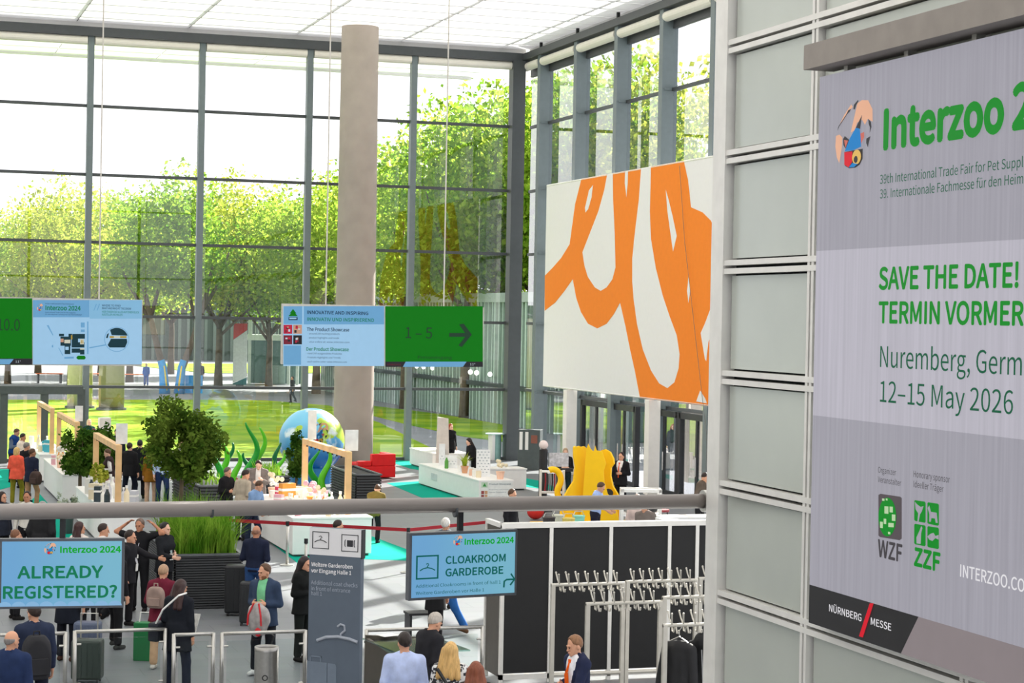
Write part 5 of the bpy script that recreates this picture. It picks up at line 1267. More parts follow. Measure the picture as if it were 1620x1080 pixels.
# ------------------------------------------------------------------ globe, seaweed, armchair
gc = PD(493, 697, 67.0); gr_ = 52*67/3141.2
def globemat():
    m = bpy.data.materials.new('globe_print'); m.use_nodes = True; nt = m.node_tree; b = nt.nodes['Principled BSDF']; b.inputs['Roughness'].default_value = .35
    tc = nt.nodes.new('ShaderNodeTexCoord'); sp = nt.nodes.new('ShaderNodeSeparateXYZ'); nt.links.new(tc.outputs['Object'], sp.inputs[0])
    n1 = nt.nodes.new('ShaderNodeTexNoise'); n1.inputs['Scale'].default_value = 1.0; n1.inputs['Detail'].default_value = 5; nt.links.new(tc.outputs['Object'], n1.inputs[0])
    r0 = nt.nodes.new('ShaderNodeValToRGB'); e = r0.color_ramp.elements; e[0].position = .25; e[0].color = (*lin((10, 112, 190)), 1); e[1].position = .8; e[1].color = (*lin((120, 200, 236)), 1)
    mr = nt.nodes.new('ShaderNodeMapRange'); mr.inputs[1].default_value = -1.1; mr.inputs[2].default_value = 1.1; nt.links.new(sp.outputs[2], mr.inputs[0]); nt.links.new(mr.outputs[0], r0.inputs[0])
    r1 = nt.nodes.new('ShaderNodeValToRGB'); r1.color_ramp.interpolation = 'CONSTANT'; e = r1.color_ramp.elements; e[0].position = 0; e[0].color = (0, 0, 0, 1); e[1].position = .53; e[1].color = (1, 1, 1, 1); nt.links.new(n1.outputs['Fac'], r1.inputs[0])
    mx = nt.nodes.new('ShaderNodeMix'); mx.data_type = 'RGBA'; mx.inputs[7].default_value = (*lin((170, 204, 60)), 1); nt.links.new(r1.outputs[0], mx.inputs[0]); nt.links.new(r0.outputs[0], mx.inputs[6])
    n2 = nt.nodes.new('ShaderNodeTexNoise'); n2.inputs['Scale'].default_value = 1.4; nt.links.new(tc.outputs['Object'], n2.inputs[0]); n2.inputs['Detail'].default_value = 4
    mp = nt.nodes.new('ShaderNodeMapping'); mp.inputs['Location'].default_value = (7, 3, 1); nt.links.new(tc.outputs['Object'], mp.inputs[0]); nt.links.new(mp.outputs[0], n2.inputs[0])
    r2 = nt.nodes.new('ShaderNodeValToRGB'); e = r2.color_ramp.elements; e[0].position = .57; e[0].color = (0, 0, 0, 1); e[1].position = .66; e[1].color = (1, 1, 1, 1); nt.links.new(n2.outputs['Fac'], r2.inputs[0])
    m2 = nt.nodes.new('ShaderNodeMix'); m2.data_type = 'RGBA'; m2.inputs[7].default_value = (*lin((226, 240, 248)), 1); nt.links.new(r2.outputs[0], m2.inputs[0]); nt.links.new(mx.outputs[2], m2.inputs[6]); nt.links.new(m2.outputs[2], b.inputs['Base Color']); return m
t = thing('inflatable_globe', 'huge inflatable blue and green globe with the fair emblem', 'globe', (gc[0], gc[1], 0))
MB().ball((0, 0, 0), gr_, 48, 28).build('sphere', globemat(), t, (0, 0, gc[2]), smooth=True)
MB().lathe([(.75, 0), (.75, gc[2]-gr_*.82), (.62, gc[2]-gr_*.75)], 32, capt=False).build('base_ring', mat('globe_base', (40, 120, 180), rough=.4), t)
# emblem patch curved onto the globe
em = MB(); dv = -CM[2].copy(); dv[2] = 0.05; dv = nrm(dv); uu = nrm(np.cross(dv, [0, 0, 1.0])*-1); vv = np.cross(dv, uu); vv = nrm(np.cross(uu, dv))*-1 if np.cross(uu, dv)[2] < 0 else nrm(np.cross(uu, dv))
emblem(em, np.array([0, 0, 0])+uu*.02-vv*.1, uu, vv, .62, .72, 0)
vs = []
for v_ in em.v:
    v_ = np.array(v_); a, b_ = v_@uu, v_@vv; r_ = gr_*1.006; vs.append(tuple(uu*a+vv*b_-np.cross(uu, vv)*(-1)*math.sqrt(max(r_*r_-a*a-b_*b_, 0))*(1 if np.cross(uu, vv)@dv > 0 else -1)+np.array([0, 0, gc[2]])))
em.v = vs
gm = [mat('globe_peach', (234, 190, 160)), mat('globe_dark', (60, 70, 80)), mat('globe_blue', (30, 130, 200)), mat('globe_red', (222, 40, 60)), mat('globe_yellow', (236, 190, 70)), mat('globe_pink', (206, 120, 100))]
em.build('emblem', gm, t)
# inflatable seaweed
SW = [mat('seaweed_green', (22, 150, 40), rough=.35), mat('seaweed_lime', (92, 196, 30), rough=.35), mat('seaweed_dark', (14, 112, 62), rough=.35)]
for i, (px, yt, k, D, amp, lab) in enumerate(((341, 688, 0, 65, .12, 'tall green inflatable seaweed strand leftmost beside the tree'), (349, 690, 1, 65.6, -.1, 'lime inflatable strand touching the leftmost strand'), (366, 700, 2, 66, .1, 'dark green inflatable seaweed strand second in the row'), (375, 712, 1, 64.4, .08, 'short lime inflatable strand in the middle of the row'), (390, 668, 0, 64.6, .16, 'tallest wavy inflatable seaweed strand'), (385, 716, 2, 66, .1, 'low dark inflatable strand before the tallest one'), (411, 676, 1, 65, -.14, 'slim lime inflatable strand right of the tallest one'), (441, 700, 2, 65.5, .08, 'dark inflatable strand touching the globe on its left'), (447, 716, 1, 62.8, .14, 'lime inflatable strand curling before the globe left side'), (517, 705, 1, 61.5, .1, 'pair half of bright strand standing before the globe middle'), (501, 712, 0, 61.8, -.12, 'green strand standing before the globe middle'))):
    q = GD(px, D); zt = PD(px, yt, D)[2]; t = thing('inflatable_seaweed', lab, 'decoration', q, 0, 'inflatable seaweed strands')
    P = [(amp*math.sin(u*6.6+i)*1.35-amp*math.sin(i), .05*math.sin(u*4), zt*u) for u in np.linspace(0, 1, 22)]; R_ = [.115*(1-.8*u**2)+.006 for u in np.linspace(0, 1, 22)]
    MB().tube(P, R_, 12).build('strand', SW[k], t, smooth=True); MB().lathe([(.2, 0), (.2, .05), (.16, .07)], 16).build('foot', SW[2], t)
# red armchair
p = GD(588, 69.5); RED = mat('red_upholstery', (226, 20, 26), rough=.6, var=.05)
t = thing('armchair', 'bright red block armchair standing by the glass front', 'armchair', p, .12)
MB().box2((-.7, -.5, .04), (.7, .5, .44)).build('base', RED, t, bevel=.03)
MB().box2((-.18, -.5, .44), (.7, -.26, .86)).build('backrest', RED, t, bevel=.03); MB().box2((.46, -.26, .44), (.7, .5, .86)).build('armrest', RED, t, bevel=.03)
MB().box2((-.7, -.5, .44), (-.2, -.28, .62)).build('armrest', RED, t, bevel=.03); MB().box2((-.68, -.26, .44), (.44, .5, .54)).build('seat_cushion', RED, t, bevel=.03)

# ------------------------------------------------------------------ white showcase counters on the right
LC = mat('counter_type', (120, 140, 150)); a, b = G(667, 766), G(752, 797)
x0, ya, yb = (a[0]+b[0])/2, b[1], a[1]
tf = counter('white showcase counter with an info panel on its near end', x0, x0+1.1, ya, yb, .72)
mb = MB(); mb.mat(0).box2((-.5, -(yb-ya)/2-.012, .06), (.52, -(yb-ya)/2-.004, .68))
q = -(yb-ya)/2-.015; o0 = lambda x, z: (x, q, z)
mb.mat(1).box2((-.48, q, .5), (-.28, q+.002, .66)).mat(2); mb.prism([(-.44, .53), (-.32, .53), (-.38, .64)], (0, q-.002, 0), UX, V3, .002)
for i, (x, z) in enumerate(((-.48, .3), (-.37, .3), (-.48, .18), (-.37, .18))): mb.mat(3+i % 2).box2((x, q-.002, z), (x+.09, q, z+.1))
mb.mat(5); letter(mb, 'Product Showcase', o0(-.24, .58), UX, V3, .05, .7, None, .02, lift=.003)
for z, s in ((.42, 'Aussteller und Neuheiten'), (.34, 'Neue Produkte'), (.2, 'Eingereichte Produkte'), (.12, 'www.interzoo.com')): letter(mb, s, o0(-.24, z), UX, V3, .032, .3+.02*len(s), lift=.003)
mb.build('info_panel', [mat('panel_white', (236, 240, 236)), mat('panel_mint', (196, 222, 196)), mat('panel_green', (60, 150, 70)), mat('panel_red', (150, 70, 70)), mat('panel_tan', (206, 160, 120)), LC], tf)
mb = MB().box2((-.562, 1.2, .3), (-.552, 1.9, .52)); mb.build('name_plate', mat('plate_grey', (206, 212, 214)), tf)
a2 = G(648, 735); counter('low white counter at the back by the glass', a2[0], a2[0]+1.4, a2[1]-3.2, a2[1], .66)
counter('white counter joining the showcase counters behind the bent woman', x0+1.6, x0+3.0, yb-2.5, yb-1.6, .72)
# standing panels and boxes on the showcase counter
def onc(px, py, dx=.5): return PX(px, py, x0+dx)
q = onc(764, 760, .55); t = thing('display_board', 'white printed board standing on the near end of the showcase counter', 'sign', (x0+.55, q[1], .72), -.25)
MB().box2((-.22, -.02, 0), (.22, .02, .84)).build('panel', mat('board_white', (238, 240, 240)), t)
def printmat():
    if 'board_print' in MATS: return MATS['board_print']
    m = mat('board_print', (236, 238, 238)); nt = m.node_tree; br = nt.nodes.new('ShaderNodeTexBrick'); tc = [x for x in nt.nodes if x.type == 'TEX_COORD'][0]; mp = nt.nodes.new('ShaderNodeMapping'); mp.inputs['Rotation'].default_value = (math.pi/2, 0, 0)
    nt.links.new(tc.outputs['Object'], mp.inputs[0]); nt.links.new(mp.outputs[0], br.inputs['Vector']); br.inputs['Scale'].default_value = 1; br.inputs['Brick Width'].default_value = .11; br.inputs['Row Height'].default_value = .09; br.inputs['Mortar Size'].default_value = .03
    br.inputs['Color1'].default_value = (*lin((150, 160, 168)), 1); br.inputs['Color2'].default_value = (*lin((196, 202, 206)), 1); br.inputs['Mortar'].default_value = (*lin((238, 240, 240)), 1); nt.links.new(br.outputs['Color'], nt.nodes['Principled BSDF'].inputs['Base Color']); return m
pan = [x for x in bpy.data.objects if x.parent == t][0]
MB().box2((-.19, -.026, .1), (.19, -.021, .8)).build('print_pattern', printmat(), pan)
for px, py, w, h, lab in ((713, 742, .42, .42, 'white framed panel on the showcase counter left of the small palm'), (699, 735, .2, .72, 'narrow white stand at the far end of the showcase counter'), (735, 742, .3, .36, 'small white box behind the palm on the counter')):
    q = onc(px, py, .5); t = thing('display_board', lab, 'sign', (x0+.5, q[1], .72), -.25); pan = MB().box2((-w/2, -.05, 0), (w/2, .05, h)).build('panel', mat('board_white', (238, 240, 240)), t)
    MB().box2((-w/2+.04, -.056, h*.3), (w/2-.04, -.051, h*.55)).build('print_pattern', printmat(), pan)
q = onc(735, 754, .35); t = thing('potted_palm', 'small yellow green palm in a terracotta pot on the showcase counter', 'plant', (x0+.35, q[1], .72))
MB().lathe([(.08, 0), (.12, .2), (.13, .2), (.13, .23)], 14).build('pot', mat('terracotta', (214, 160, 122)), t)
r = grasses('leaves', '', 70, 9, -.05, .05, -.05, .05, 0, .48, leafmat('palm_leaf', (150, 180, 40), (206, 214, 90), .4), 'x', .02, .7)
for k in ('label', 'category'): del r[k]
r.parent = t; r.location = (0, 0, .2)
for px, ci, k, lab in ((746, 2, 'jar', 'peach jar right of the palm pot'), (751, 1, 'jar', 'white jar between palm and printed board'), (757, 6, 'jar', 'cream jar next to the printed board'), (784, 2, 'flower_pot', 'beaker with a heart print on the counter end'), (706, 5, 'bottle', 'green bottle at the far end of the showcase counter')):
    q = onc(px, 758, .3); goods(k, ci, (x0+.3+(.5 if px > 770 else 0), q[1] if px < 770 else ya+.4, .72), lab, None, 1.4)
# leaning white stele with red haired visitor behind
p = GD(692, 72.5); t = thing('display_stele', 'tall slim white stele at the back of the showcase', 'display', (p[0], p[1]-.6, 0), -.2); MB().prism([(-.25, 0), (.25, 0), (.18, 2.0), (-.2, 2.05)], (0, 0, 0), UX, V3, .25).build('body', mat('stele_white', (224, 218, 208)), t); MB().box2((-.04, -.3, .2), (.08, -.24, .9)).build('slot', BLACKM, t); MB().box2((-.32, -.35, 0), (.32, .1, .04)).build('base', WHITE, t)
p = G(783, 727); t = thing('round_topped_stele', 'pale column with teal shaded round top near the glass corner', 'stand', p, .2)
MB().lathe([(.24, 0), (.24, 1.02)], 24).build('body', mat('stele_teal', (150, 190, 184), rough=.4), t, smooth=False); MB().lathe([(.4, 1.02), (.4, 1.06)], 28).build('top', mat('stele_top', (196, 220, 214)), t)
MB().box2((-.27, -.26, 0), (-.15, .1, 1.02)).build('white_side', WHITE, t)
p = GD(164, 69); t = thing('display_stele', 'pale stele behind the left timber frame against the lawn', 'display', p, .2); MB().box2((-.2, -.1, 0), (.2, .1, 1.95)).build('body', mat('stele_white', (224, 218, 208)), t); MB().box2((-.3, -.25, 0), (.3, .25, .04)).build('base', WHITE, t)
# dark info kiosk at the side wall
p = G(862, 742); t = thing('ticket_machine', 'dark grey ticket machine beside the first white pillar', 'machine', (p[0]-.6, p[1], 0), -.5)
MB().box2((-.42, -.3, 0), (.42, .3, 1.5)).build('cabinet', mat('kiosk_grey', (82, 90, 90), rough=.5), t, bevel=.01)
for x in (-.3, -.08): MB().box2((x-.06, -.312, .75), (x+.06, -.3, 1.42)).build('white_strip', WHITE, t)
MB().box2((.08, -.31, 1.0), (.32, -.3, 1.3)).build('screen', screen('kiosk_screen', (150, 96, 80), .5), t)

# ------------------------------------------------------------------ yellow cat and dog cut-outs
YELW = mat('yellow_board', (252, 200, 0), rough=.55, var=.02)
DY = 55.2
base = GD(930, DY); bc = lambda x, y: (845+x/7.716, 690+y/7.714)
def yp(pts, D):
    out = []
    for x, y in pts: q = PD(*bc(x, y), D); out.append(q)
    return out
t = thing('animal_cutout', 'big yellow cat and dog cut-out boards interlocked on the floor', 'sculpture', base)
R2 = nrm([math.cos(YAW), -math.sin(YAW), 0])
def ycut(name, pts, D, turn=0.0):
    P = [q-base for q in yp(pts, D)]; ang = turn; u = rotz(ang)@R2; c0 = sum(P)/len(P); oo = np.array([c0[0], c0[1], 0.0])
    mb = MB(); mb.prism([((p-oo)@R2/math.cos(ang), max(p[2], 0)) for p in P], oo, u, V3, .07); mb.build(name, YELW, t)
ycut('board', [(470, 130), (490, 112), (500, 128), (540, 115), (560, 130), (600, 122), (640, 160), (650, 260), (660, 420), (690, 560), (720, 700), (760, 1040), (300, 1040), (320, 780), (400, 640), (470, 540), (490, 360), (470, 230)], DY, .55)
ycut('board', [(640, 160), (662, 88), (690, 150), (720, 180), (735, 170), (748, 112), (765, 172), (830, 180), (880, 330), (850, 420), (860, 560), (900, 700), (990, 800), (1040, 1040), (560, 1040), (600, 700), (620, 400)], DY-.25, -.12)
ycut('board', [(830, 175), (880, 158), (940, 190), (980, 270), (985, 330), (950, 380), (945, 480), (970, 600), (1040, 720), (1060, 1040), (840, 1040), (850, 600), (850, 400), (880, 330)], DY+.2, -.6)
tl = smoothpoly([(185, 415), (230, 402), (290, 430), (325, 500), (320, 570), (290, 640), (285, 700), (310, 770), (330, 860)], 4, False)
P = [q-base for q in yp(tl, DY+.1)]; MB().tube(P, [.09]*len(P), 10).build('tail', YELW, t, smooth=True)
mb = MB(); q = yp([(935, 685)], DY-.05)[0]-base; mb.prism([(.14*math.cos(a*.52), .12*math.sin(a*.52)) for a in range(12)], q+np.array([-.12, -.12, 0]), R2, V3, .02); mb.build('paw_print', BLACKM, t)
MB().box2((-1.5, -.5, 0), (1.9, .6, .03)).build('base_plate', YELW, t)
# merchandise rack beside the cat tail
p = GD(872, 57.2); t = thing('merchandise_rack', 'white rack with black and red leads beside the yellow cat tail', 'rack', p, -.31)
for x in (-.33, .33):
    MB().box2((x-.035, -.25, 0), (x+.035, -.18, 1.35)).build('post', WHITE, t)
for z in (.3, .7, 1.3): MB().box2((-.33, -.25, z-.03), (.33, .25, z)).build('shelf', WHITE, t)
g = random.Random(3); LEADS = [BLACKM, mat('lead_red', (150, 40, 50)), BLACKM, mat('lead_grey', (120, 120, 125))]
for i in range(9):
    x = -.26+i*.065; tag(MB().tube([rotz(-.31)@np.array([x, -.27, 0]), rotz(-.31)@np.array([x+.01, -.3, -.25]), rotz(-.31)@np.array([x-.01, -.28, -.5])], .022, 6).build('pet_lead', LEADS[i % 4], None, p+np.array([0, 0, 1.25])), ('black', 'dark red', 'black', 'grey')[i % 4]+' pet lead hanging on the white rack by the yellow tail', 'lead', 'leads on the white rack, '+('black', 'red', 'black', 'grey')[i % 4])
q = GD(847, 56.2); o = MB().ball((0, 0, .22), (.25, .2, .22), 14, 10).build('ball_toy', mat('toy_red', (206, 44, 40)), None, q, smooth=True); tag(o, 'red ball toy on the floor by the white rack', 'toy')
q = GD(858, 58.2); t = thing('tower_display', 'dark display column with a pale knob left of the blonde seller', 'display', q); MB().tube([(0, 0, 0), (0, 0, 1.85)], .13, 12).build('pole', BLACKM, t); MB().ball((0, 0, 1.98), .14, 12, 8).build('knob', mat('knob_pale', (230, 214, 210)), t, smooth=True); MB().lathe([(.3, 0), (.3, .05)], 20).build('base', BLACKM, t)
MB().box2((.15, -.1, 1.35), (.75, 0, 1.75)).build('sign_plate', mat('plate_check', (196, 196, 200), var=.3, scale=12), t); MB().box2((-.1, -.1, 1.2), (.9, 0, 1.3)).build('arm', BLACKM, t)
for i, (px, c_, lab) in enumerate(((868, (60, 56, 58), 'dark patterned bucket leftmost of the bucket row'), (883, (214, 216, 200), 'pale bucket second in the row behind the partition'), (899, (226, 206, 110), 'white and yellow bucket in the row behind the partition'), (915, (150, 226, 206), 'mint green bucket rightmost of the row'))):
    q = GD(px, (52.4, 53.1, 52.3, 53.0)[i]); t = thing('bucket', lab, 'bucket', q, 0, 'buckets behind the partition'); MB().lathe([(.13, 0), (.165, .42), (.175, .42), (.175, .45), (.15, .45)], 18).build('body', mat('bucket_%d' % i, c_, var=.2 if i == 2 else .05), t); MB().tube([(-.165, 0, .42), (-.1, 0, .56), (.1, 0, .56), (.165, 0, .42)], .012, 6).build('handle', CHROME, t)
# white frame with pet beds
p = GD(1013, 53.5); t = thing('display_rack', 'white frame with pet beds right of the yellow cut-out', 'display', p, -.31)
for x in (-.52, .5):
    for y in (-.3, .3): MB().box2((x-.04, y-.04, 0), (x+.04, y+.04, 1.15)).build('post', WHITE, t)
mb = MB()
for y in (-.3, .3): mb.box2((-.56, y-.04, 1.08), (.54, y+.04, 1.16))
for x in (-.52, .5): mb.box2((x-.04, -.3, 1.08), (x+.04, .3, 1.16))
mb.build('top_frame', WHITE, t); MB().box2((-.52, -.3, .45), (.5, .3, .5)).build('shelf', WHITE, t); MB().box2((-.16, -.34, .5), (-.1, -.3, 1.08)).build('divider', WHITE, t)
rw = rotz(-.31)
mb = MB(); mb.tube([(.27*math.cos(a*.393), .14*math.sin(a*.393), .1) for a in range(16)], .085, 10, closed=True); mb.ball((0, 0, .06), (.26, .13, .06), 14, 8)
tag(mb.build('pet_bed', mat('bed_black', (36, 36, 38), rough=.9), None, p+rw@np.array([.1, 0, .505]), -.31, smooth=True), 'round black pet bed on the shelf of the white frame', 'pet bed')
tag(MB().ball((0, 0, .14), (.12, .12, .14), 12, 8).build('pet_cushion', mat('bed_grey', (150, 150, 150), rough=.9, var=.2, scale=20), None, p+rw@np.array([-.36, 0, .505]), 0, smooth=True), 'grey fluffy pet cushion left on the white frame shelf', 'cushion')
q = GD(1047, 55); t = thing('red_stool', 'small dark red stool right of the white frame', 'stool', q); MB().lathe([(.2, .4), (.2, .46)], 18).build('seat', mat('stool_red', (150, 60, 66)), t)
for a in range(3): MB().tube([(.15*math.cos(a*2.1), .15*math.sin(a*2.1), .4), (.19*math.cos(a*2.1), .19*math.sin(a*2.1), 0)], .015, 6).build('leg', BLACKM, t)
p = GD(1066, 50); t = counter('pale counter behind the partition at the right', p[0]-.3, p[0]+1.2, p[1], p[1]+.6, .75)
p = GD(1095, 50.5)
# rope barrier posts and the red tape
PTS = [(454, 860, 44.9), (483, 905, 41.5), (645, 850, 44.0), (770, 835, 46)]
tp = []
for i, (px, py, D) in enumerate(PTS):
    q = GD(px, D); t = thing('tape_post', ('steel tape post beside the bald man in navy', 'steel tape post left of the grey totem', 'steel tape post left of the cloakroom monitor', 'steel tape post behind the cloakroom monitor')[i], 'post', q, 0, 'tape barrier posts')
    MB().lathe([(.16, 0), (.16, .02), (.04, .04)], 20).build('base', CHROME, t); MB().tube([(0, 0, .03), (0, 0, .98)], .032, 12).build('pole', CHROME, t, smooth=True); MB().tube([(0, 0, .9), (0, 0, 1.0)], .042, 12).build('head', BLACKM, t); tp.append(q)
RT = mat('tape_red', (158, 28, 40), rough=.7); order = [0, 2, 3]
labs = ('dark red barrier tape crossing behind the grey totem', 'dark red barrier tape ending at the partition top')
for (i, j), lab in zip(((0, 2), (2, 3)), labs):
    a, b = tp[i], tp[j]; m_ = (a+b)/2; mb = MB(); mb.bar(a-m_+np.array([0, 0, .95]), b-m_+np.array([0, 0, .95]), .008, .075); tag(mb.build('barrier_tape', RT, None, m_), lab, 'tape', 'red barrier tapes')
q = GD(330, 45.5); m_ = (q+tp[0])/2; tag(MB().bar(q-m_+np.array([0, 0, .95]), tp[0]-m_+np.array([0, 0, .95]), .008, .075).build('barrier_tape', RT, None, m_), 'dark red barrier tape left of the bald man, behind the planter', 'tape', 'red barrier tapes')
# vestibule portal in the front glass
d = MB(); YP = YF-.5
for px in (-62, 6, 70, 128): q = PY(px, 640, YP); d.box2((q[0]-.14, YP-.12, 0), (q[0]+.14, YP+.12, 2.75))
qa, qb = PY(-62, 616, YP), PY(131, 616, YP); d.box2((qa[0], YP-.16, 2.55), (qb[0], YP+.16, 2.85)); struct(d.build('door_5', mat('portal_dark', (70, 78, 76), rough=.5)))
# ------------------------------------------------------------------ visitors
BLK, NAVY, CHAR = (30, 30, 33), (32, 40, 66), (52, 54, 60)
FAR = 'visitors among the stands'; MID = 'visitors by the barriers'; NEARG = 'people in the front row'
BR, DKB, BLN, GRY, AUB = (84, 58, 40), (44, 32, 28), (212, 176, 112), (150, 146, 142), (140, 74, 44)
def bagp(name, label, P, off, size, col, rz=0.0, cat='bag', strap=True, group=None):
    m = mat('bag_%d_%d_%d' % tuple(col), col, rough=.75, var=.15); w, d, h = size; q = P['world'](off)
    t = thing(name, label, cat, q, P['rz']+rz, group)
    f = lambda X: np.maximum(s_ell(X, (0, 0, h*.45), (w*.62, d*.72, h*.62)), np.maximum(np.maximum(np.abs(X[:, 0])-w/2, np.abs(X[:, 1])-d/2), np.abs(X[:, 2]-h/2)-h/2)-.0)
    bd = soft('body', f, (-w*.7, -d*.8, -.05), (w*.7, d*.8, h+.06), .022 if P['hv'] < .025 else .03, m, t)
    MB().box2((-w*.36, d/2-.012, h*.12), (w*.36, d/2+.03, h*.5)).build('pocket', m, bd, bevel=.01)
    MB().tube([(-w*.12, 0, h-.02), (-w*.1, 0, h+.05), (w*.1, 0, h+.05), (w*.12, 0, h-.02)], .012, 6).build('handle', m, t)
    return t
# --- far stands, left
person('man in a blue waistcoat reading at the far left edge', 20, 65, 75, 1.78, 1, (0, 25), 6, ('phone', 'phone'), hair=('short', BR), top=('vest', (24, 60, 120)), under=(96, 108, 130), bottom=(38, 44, 58), group=FAR)
person('bearded man half hidden behind the blonde woman in orange', 33, 63, 80, 1.74, 2, (0, 20), 0, ('bent', 'bent'), hair=('short', DKB), top=('shirt', (226, 214, 200)), bottom=BLK, group=FAR)
person('blonde woman in an orange jacket and olive trousers seen from behind', 25, 57.4, 165, 1.68, 0, (-20, 5), 0, ('bent', 'down'), ('stand', 'stepf'), hair=('bob', BLN), top=('jacket', (238, 98, 74)), bottom=(136, 130, 40), shoes=(220, 210, 190), female=True, group=FAR)
person('grey haired man in black between the orange woman and the navy jacket man', 40, 58.4, 150, 1.76, 1, (-20, 10), 0, ('bent', 'down'), hair=('short', (120, 116, 112)), top=('jacket', BLK), bottom=BLK, group=FAR)
P = person('man in a navy jacket and khaki trousers at the long white counter', 48, 56.4, 150, 1.72, 2, (-25, 10), 2, ('work', 'down'), ('stand', 'stepf'), hair=('short', BR), top=('jacket', (36, 40, 60)), under=(230, 230, 230), bottom=(182, 140, 104), shoes=(96, 70, 50), group=FAR)
bagp('shoulder_bag', 'brown black shoulder bag hanging on the navy jacket man', P, (-.3, .12, .72), (.34, .2, .38), (70, 52, 46), cat='bag')
person('fair haired woman in a dark green top against the bright lawn', 140, 72.4, 30, 1.7, 0, (0, 0), 0, hair=('bob', (226, 206, 160)), top=('sweater', (24, 62, 50)), bottom=BLK, female=True, group=FAR)
person('woman with long brown hair beside the nearest left timber frame', 148, 66.8, -70, 1.7, 0, (0, 10), 0, ('bent', 'bent'), hair=('long', (86, 46, 44), .3), top=('jacket', (60, 60, 60)), bottom=BLK, female=True, group=FAR)
person('person in dark clothes behind the white frame sign', 184, 66, 20, 1.76, 0, hair=('short', DKB), top=('jacket', (26, 34, 44)), bottom=BLK, group=FAR)
person('woman in a dark waistcoat and red skirt behind the timber post', 173, 57, -80, 1.72, 0, (0, 18), 4, ('bent', 'bent'), hair=('short', BR), top=('vest', (58, 44, 46)), under=(230, 224, 220), skirt=((150, 60, 78), .55), female=True, group=FAR)
person('person in black standing behind the planter tree, legs apart', 204, 58.6, 160, 1.8, 0, legs=('wide', 'stepf'), hair=('short', DKB), top=('jacket', BLK), bottom=(28, 34, 48), group=FAR)
person('second person in black partly hidden by the planter tree', 220, 60.2, 190, 1.78, 0, legs=('wide', 'stand'), hair=('short', BLK), top=('coat', (24, 26, 32)), bottom=BLK, group=FAR)
person('woman in a mustard top under the planter tree', 238, 58.2, 200, 1.68, 0, hair=('long', BR), top=('sweater', (150, 102, 32), dict(hem=-.25)), bottom=(226, 190, 160), female=True, group=FAR)
person('man in a light blue shirt and navy trousers under the tree', 256, 57.8, 20, 1.8, 0, legs=('stepf', 'stand'), hair=('short', BR), top=('shirt', (186, 208, 236)), bottom=(36, 52, 88), group=FAR)
person('man in a white shirt behind the planter tree trunk', 286, 60, 10, 1.8, 0, hair=('short', DKB), top=('shirt', (238, 238, 238)), bottom=(40, 44, 60), arms=('phone', 'bent'), group=FAR)
person('grey haired man in a black jacket thinking beside the far planter', 357, 50.5, 60, 1.76, 1, (0, 15), 0, ('chin', 'bent'), hair=('short', (96, 84, 78)), top=('jacket', BLK), bottom=BLK, group=FAR)
person('man in a beige jacket seen from behind left of the slatted planter', 381, 49.6, 140, 1.78, 1, (-30, 20), 6, ('bent', 'bent'), hair=('short', DKB), top=('jacket', (176, 164, 146)), bottom=(40, 42, 52), group=FAR)
person('man with glasses in pale denim bending forward before the beige jacket', 396, 47.6, 60, 1.72, 1, (20, 20), 18, ('work', 'work'), ('stepf', 'stand'), hair=('short', BR), top=('shirt', (126, 156, 196)), bottom=(34, 42, 62), group=FAR)
person('dark haired young man in a grey jacket looking at his phone', 408, 53.2, 0, 1.78, 0, (0, 32), 0, ('phone', 'bent'), hair=('short', (50, 24, 24)), top=('jacket', (126, 116, 112), dict(open=.06)), under=(226, 222, 218), bottom=(74, 98, 130), group=FAR)
P = person('olive backed person crouching behind the right timber post', 590, 49.6, 170, 1.6, 0, (0, 20), 40, ('work', 'work'), ('bend', 'bend'), hair=('short', BR), top=('jacket', (126, 108, 54)), bottom=BLK, group=FAR)
# --- far stands, right
person('red haired woman behind the slim white stele', 712, 73.2, 40, 1.74, 0, hair=('long', (158, 66, 34), .2), top=('jacket', BLK), bottom=BLK, female=True, group=FAR)
person('woman in black bending over the white showcase counter', 751, 66.0, -60, 1.72, 0, (0, 10), 24, ('work', 'work'), hair=('long', (38, 26, 28), .3), top=('sweater', BLK), bottom=BLK, female=True, group=FAR)
person('blonde seller in a printed black shirt beside the yellow cut-out', 893, 61, 0, 1.72, 0, (0, 10), 0, ('bent', 'bent'), hair=('bob', (172, 150, 120)), top=('shirt', BLK, dict(sleeve='long')), bottom=(28, 44, 46), female=True, group=FAR)
person('man in a black suit with an orange lanyard right of the yellow cut-out', 981, 58.6, -30, 1.78, 1, (0, 0), 0, ('bent', 'down'), hair=('short', (36, 20, 22)), top=('jacket', BLK, dict(open=.1, button=.1)), under=(236, 232, 228), bottom=BLK, tie=(240, 96, 50), group=FAR)
person('man in a pale blue shirt in front of the yellow cut-out', 941, 48.6, 70, 1.74, 1, (0, 30), 6, ('work', 'work'), hair=('short', BR), top=('shirt', (158, 180, 226), dict(sleeve='short')), bottom=(36, 36, 52), group=FAR)
person('person in a grey brown jacket cut off by the silver wall edge', 1106, 52.5, 60, 1.72, 1, (0, 25), 8, ('work', 'bent'), hair=('short', DKB), top=('jacket', (96, 84, 74)), bottom=BLK, under=(236, 226, 220), group=FAR)
person('grey haired visitor whose head shows above the partition', 1022, 44.2, -30, 1.7, 1, (0, 20), 12, hair=('short', (140, 92, 76)), top=('jacket', (120, 110, 104)), bottom=BLK, group=FAR)
person('curly haired visitor behind the partition left of the pale counter', 1002, 46, 30, 1.68, 1, (0, 20), 8, hair=('bob', (196, 160, 144)), top=('shirt', (200, 180, 172)), bottom=BLK, female=True, group=FAR)
person('visitor in black whose head shows at the showcase counter end', 807, 45.9, 60, 1.74, 1, (0, 12), 0, hair=('short', BR), top=('jacket', BLK), bottom=BLK, group=FAR)
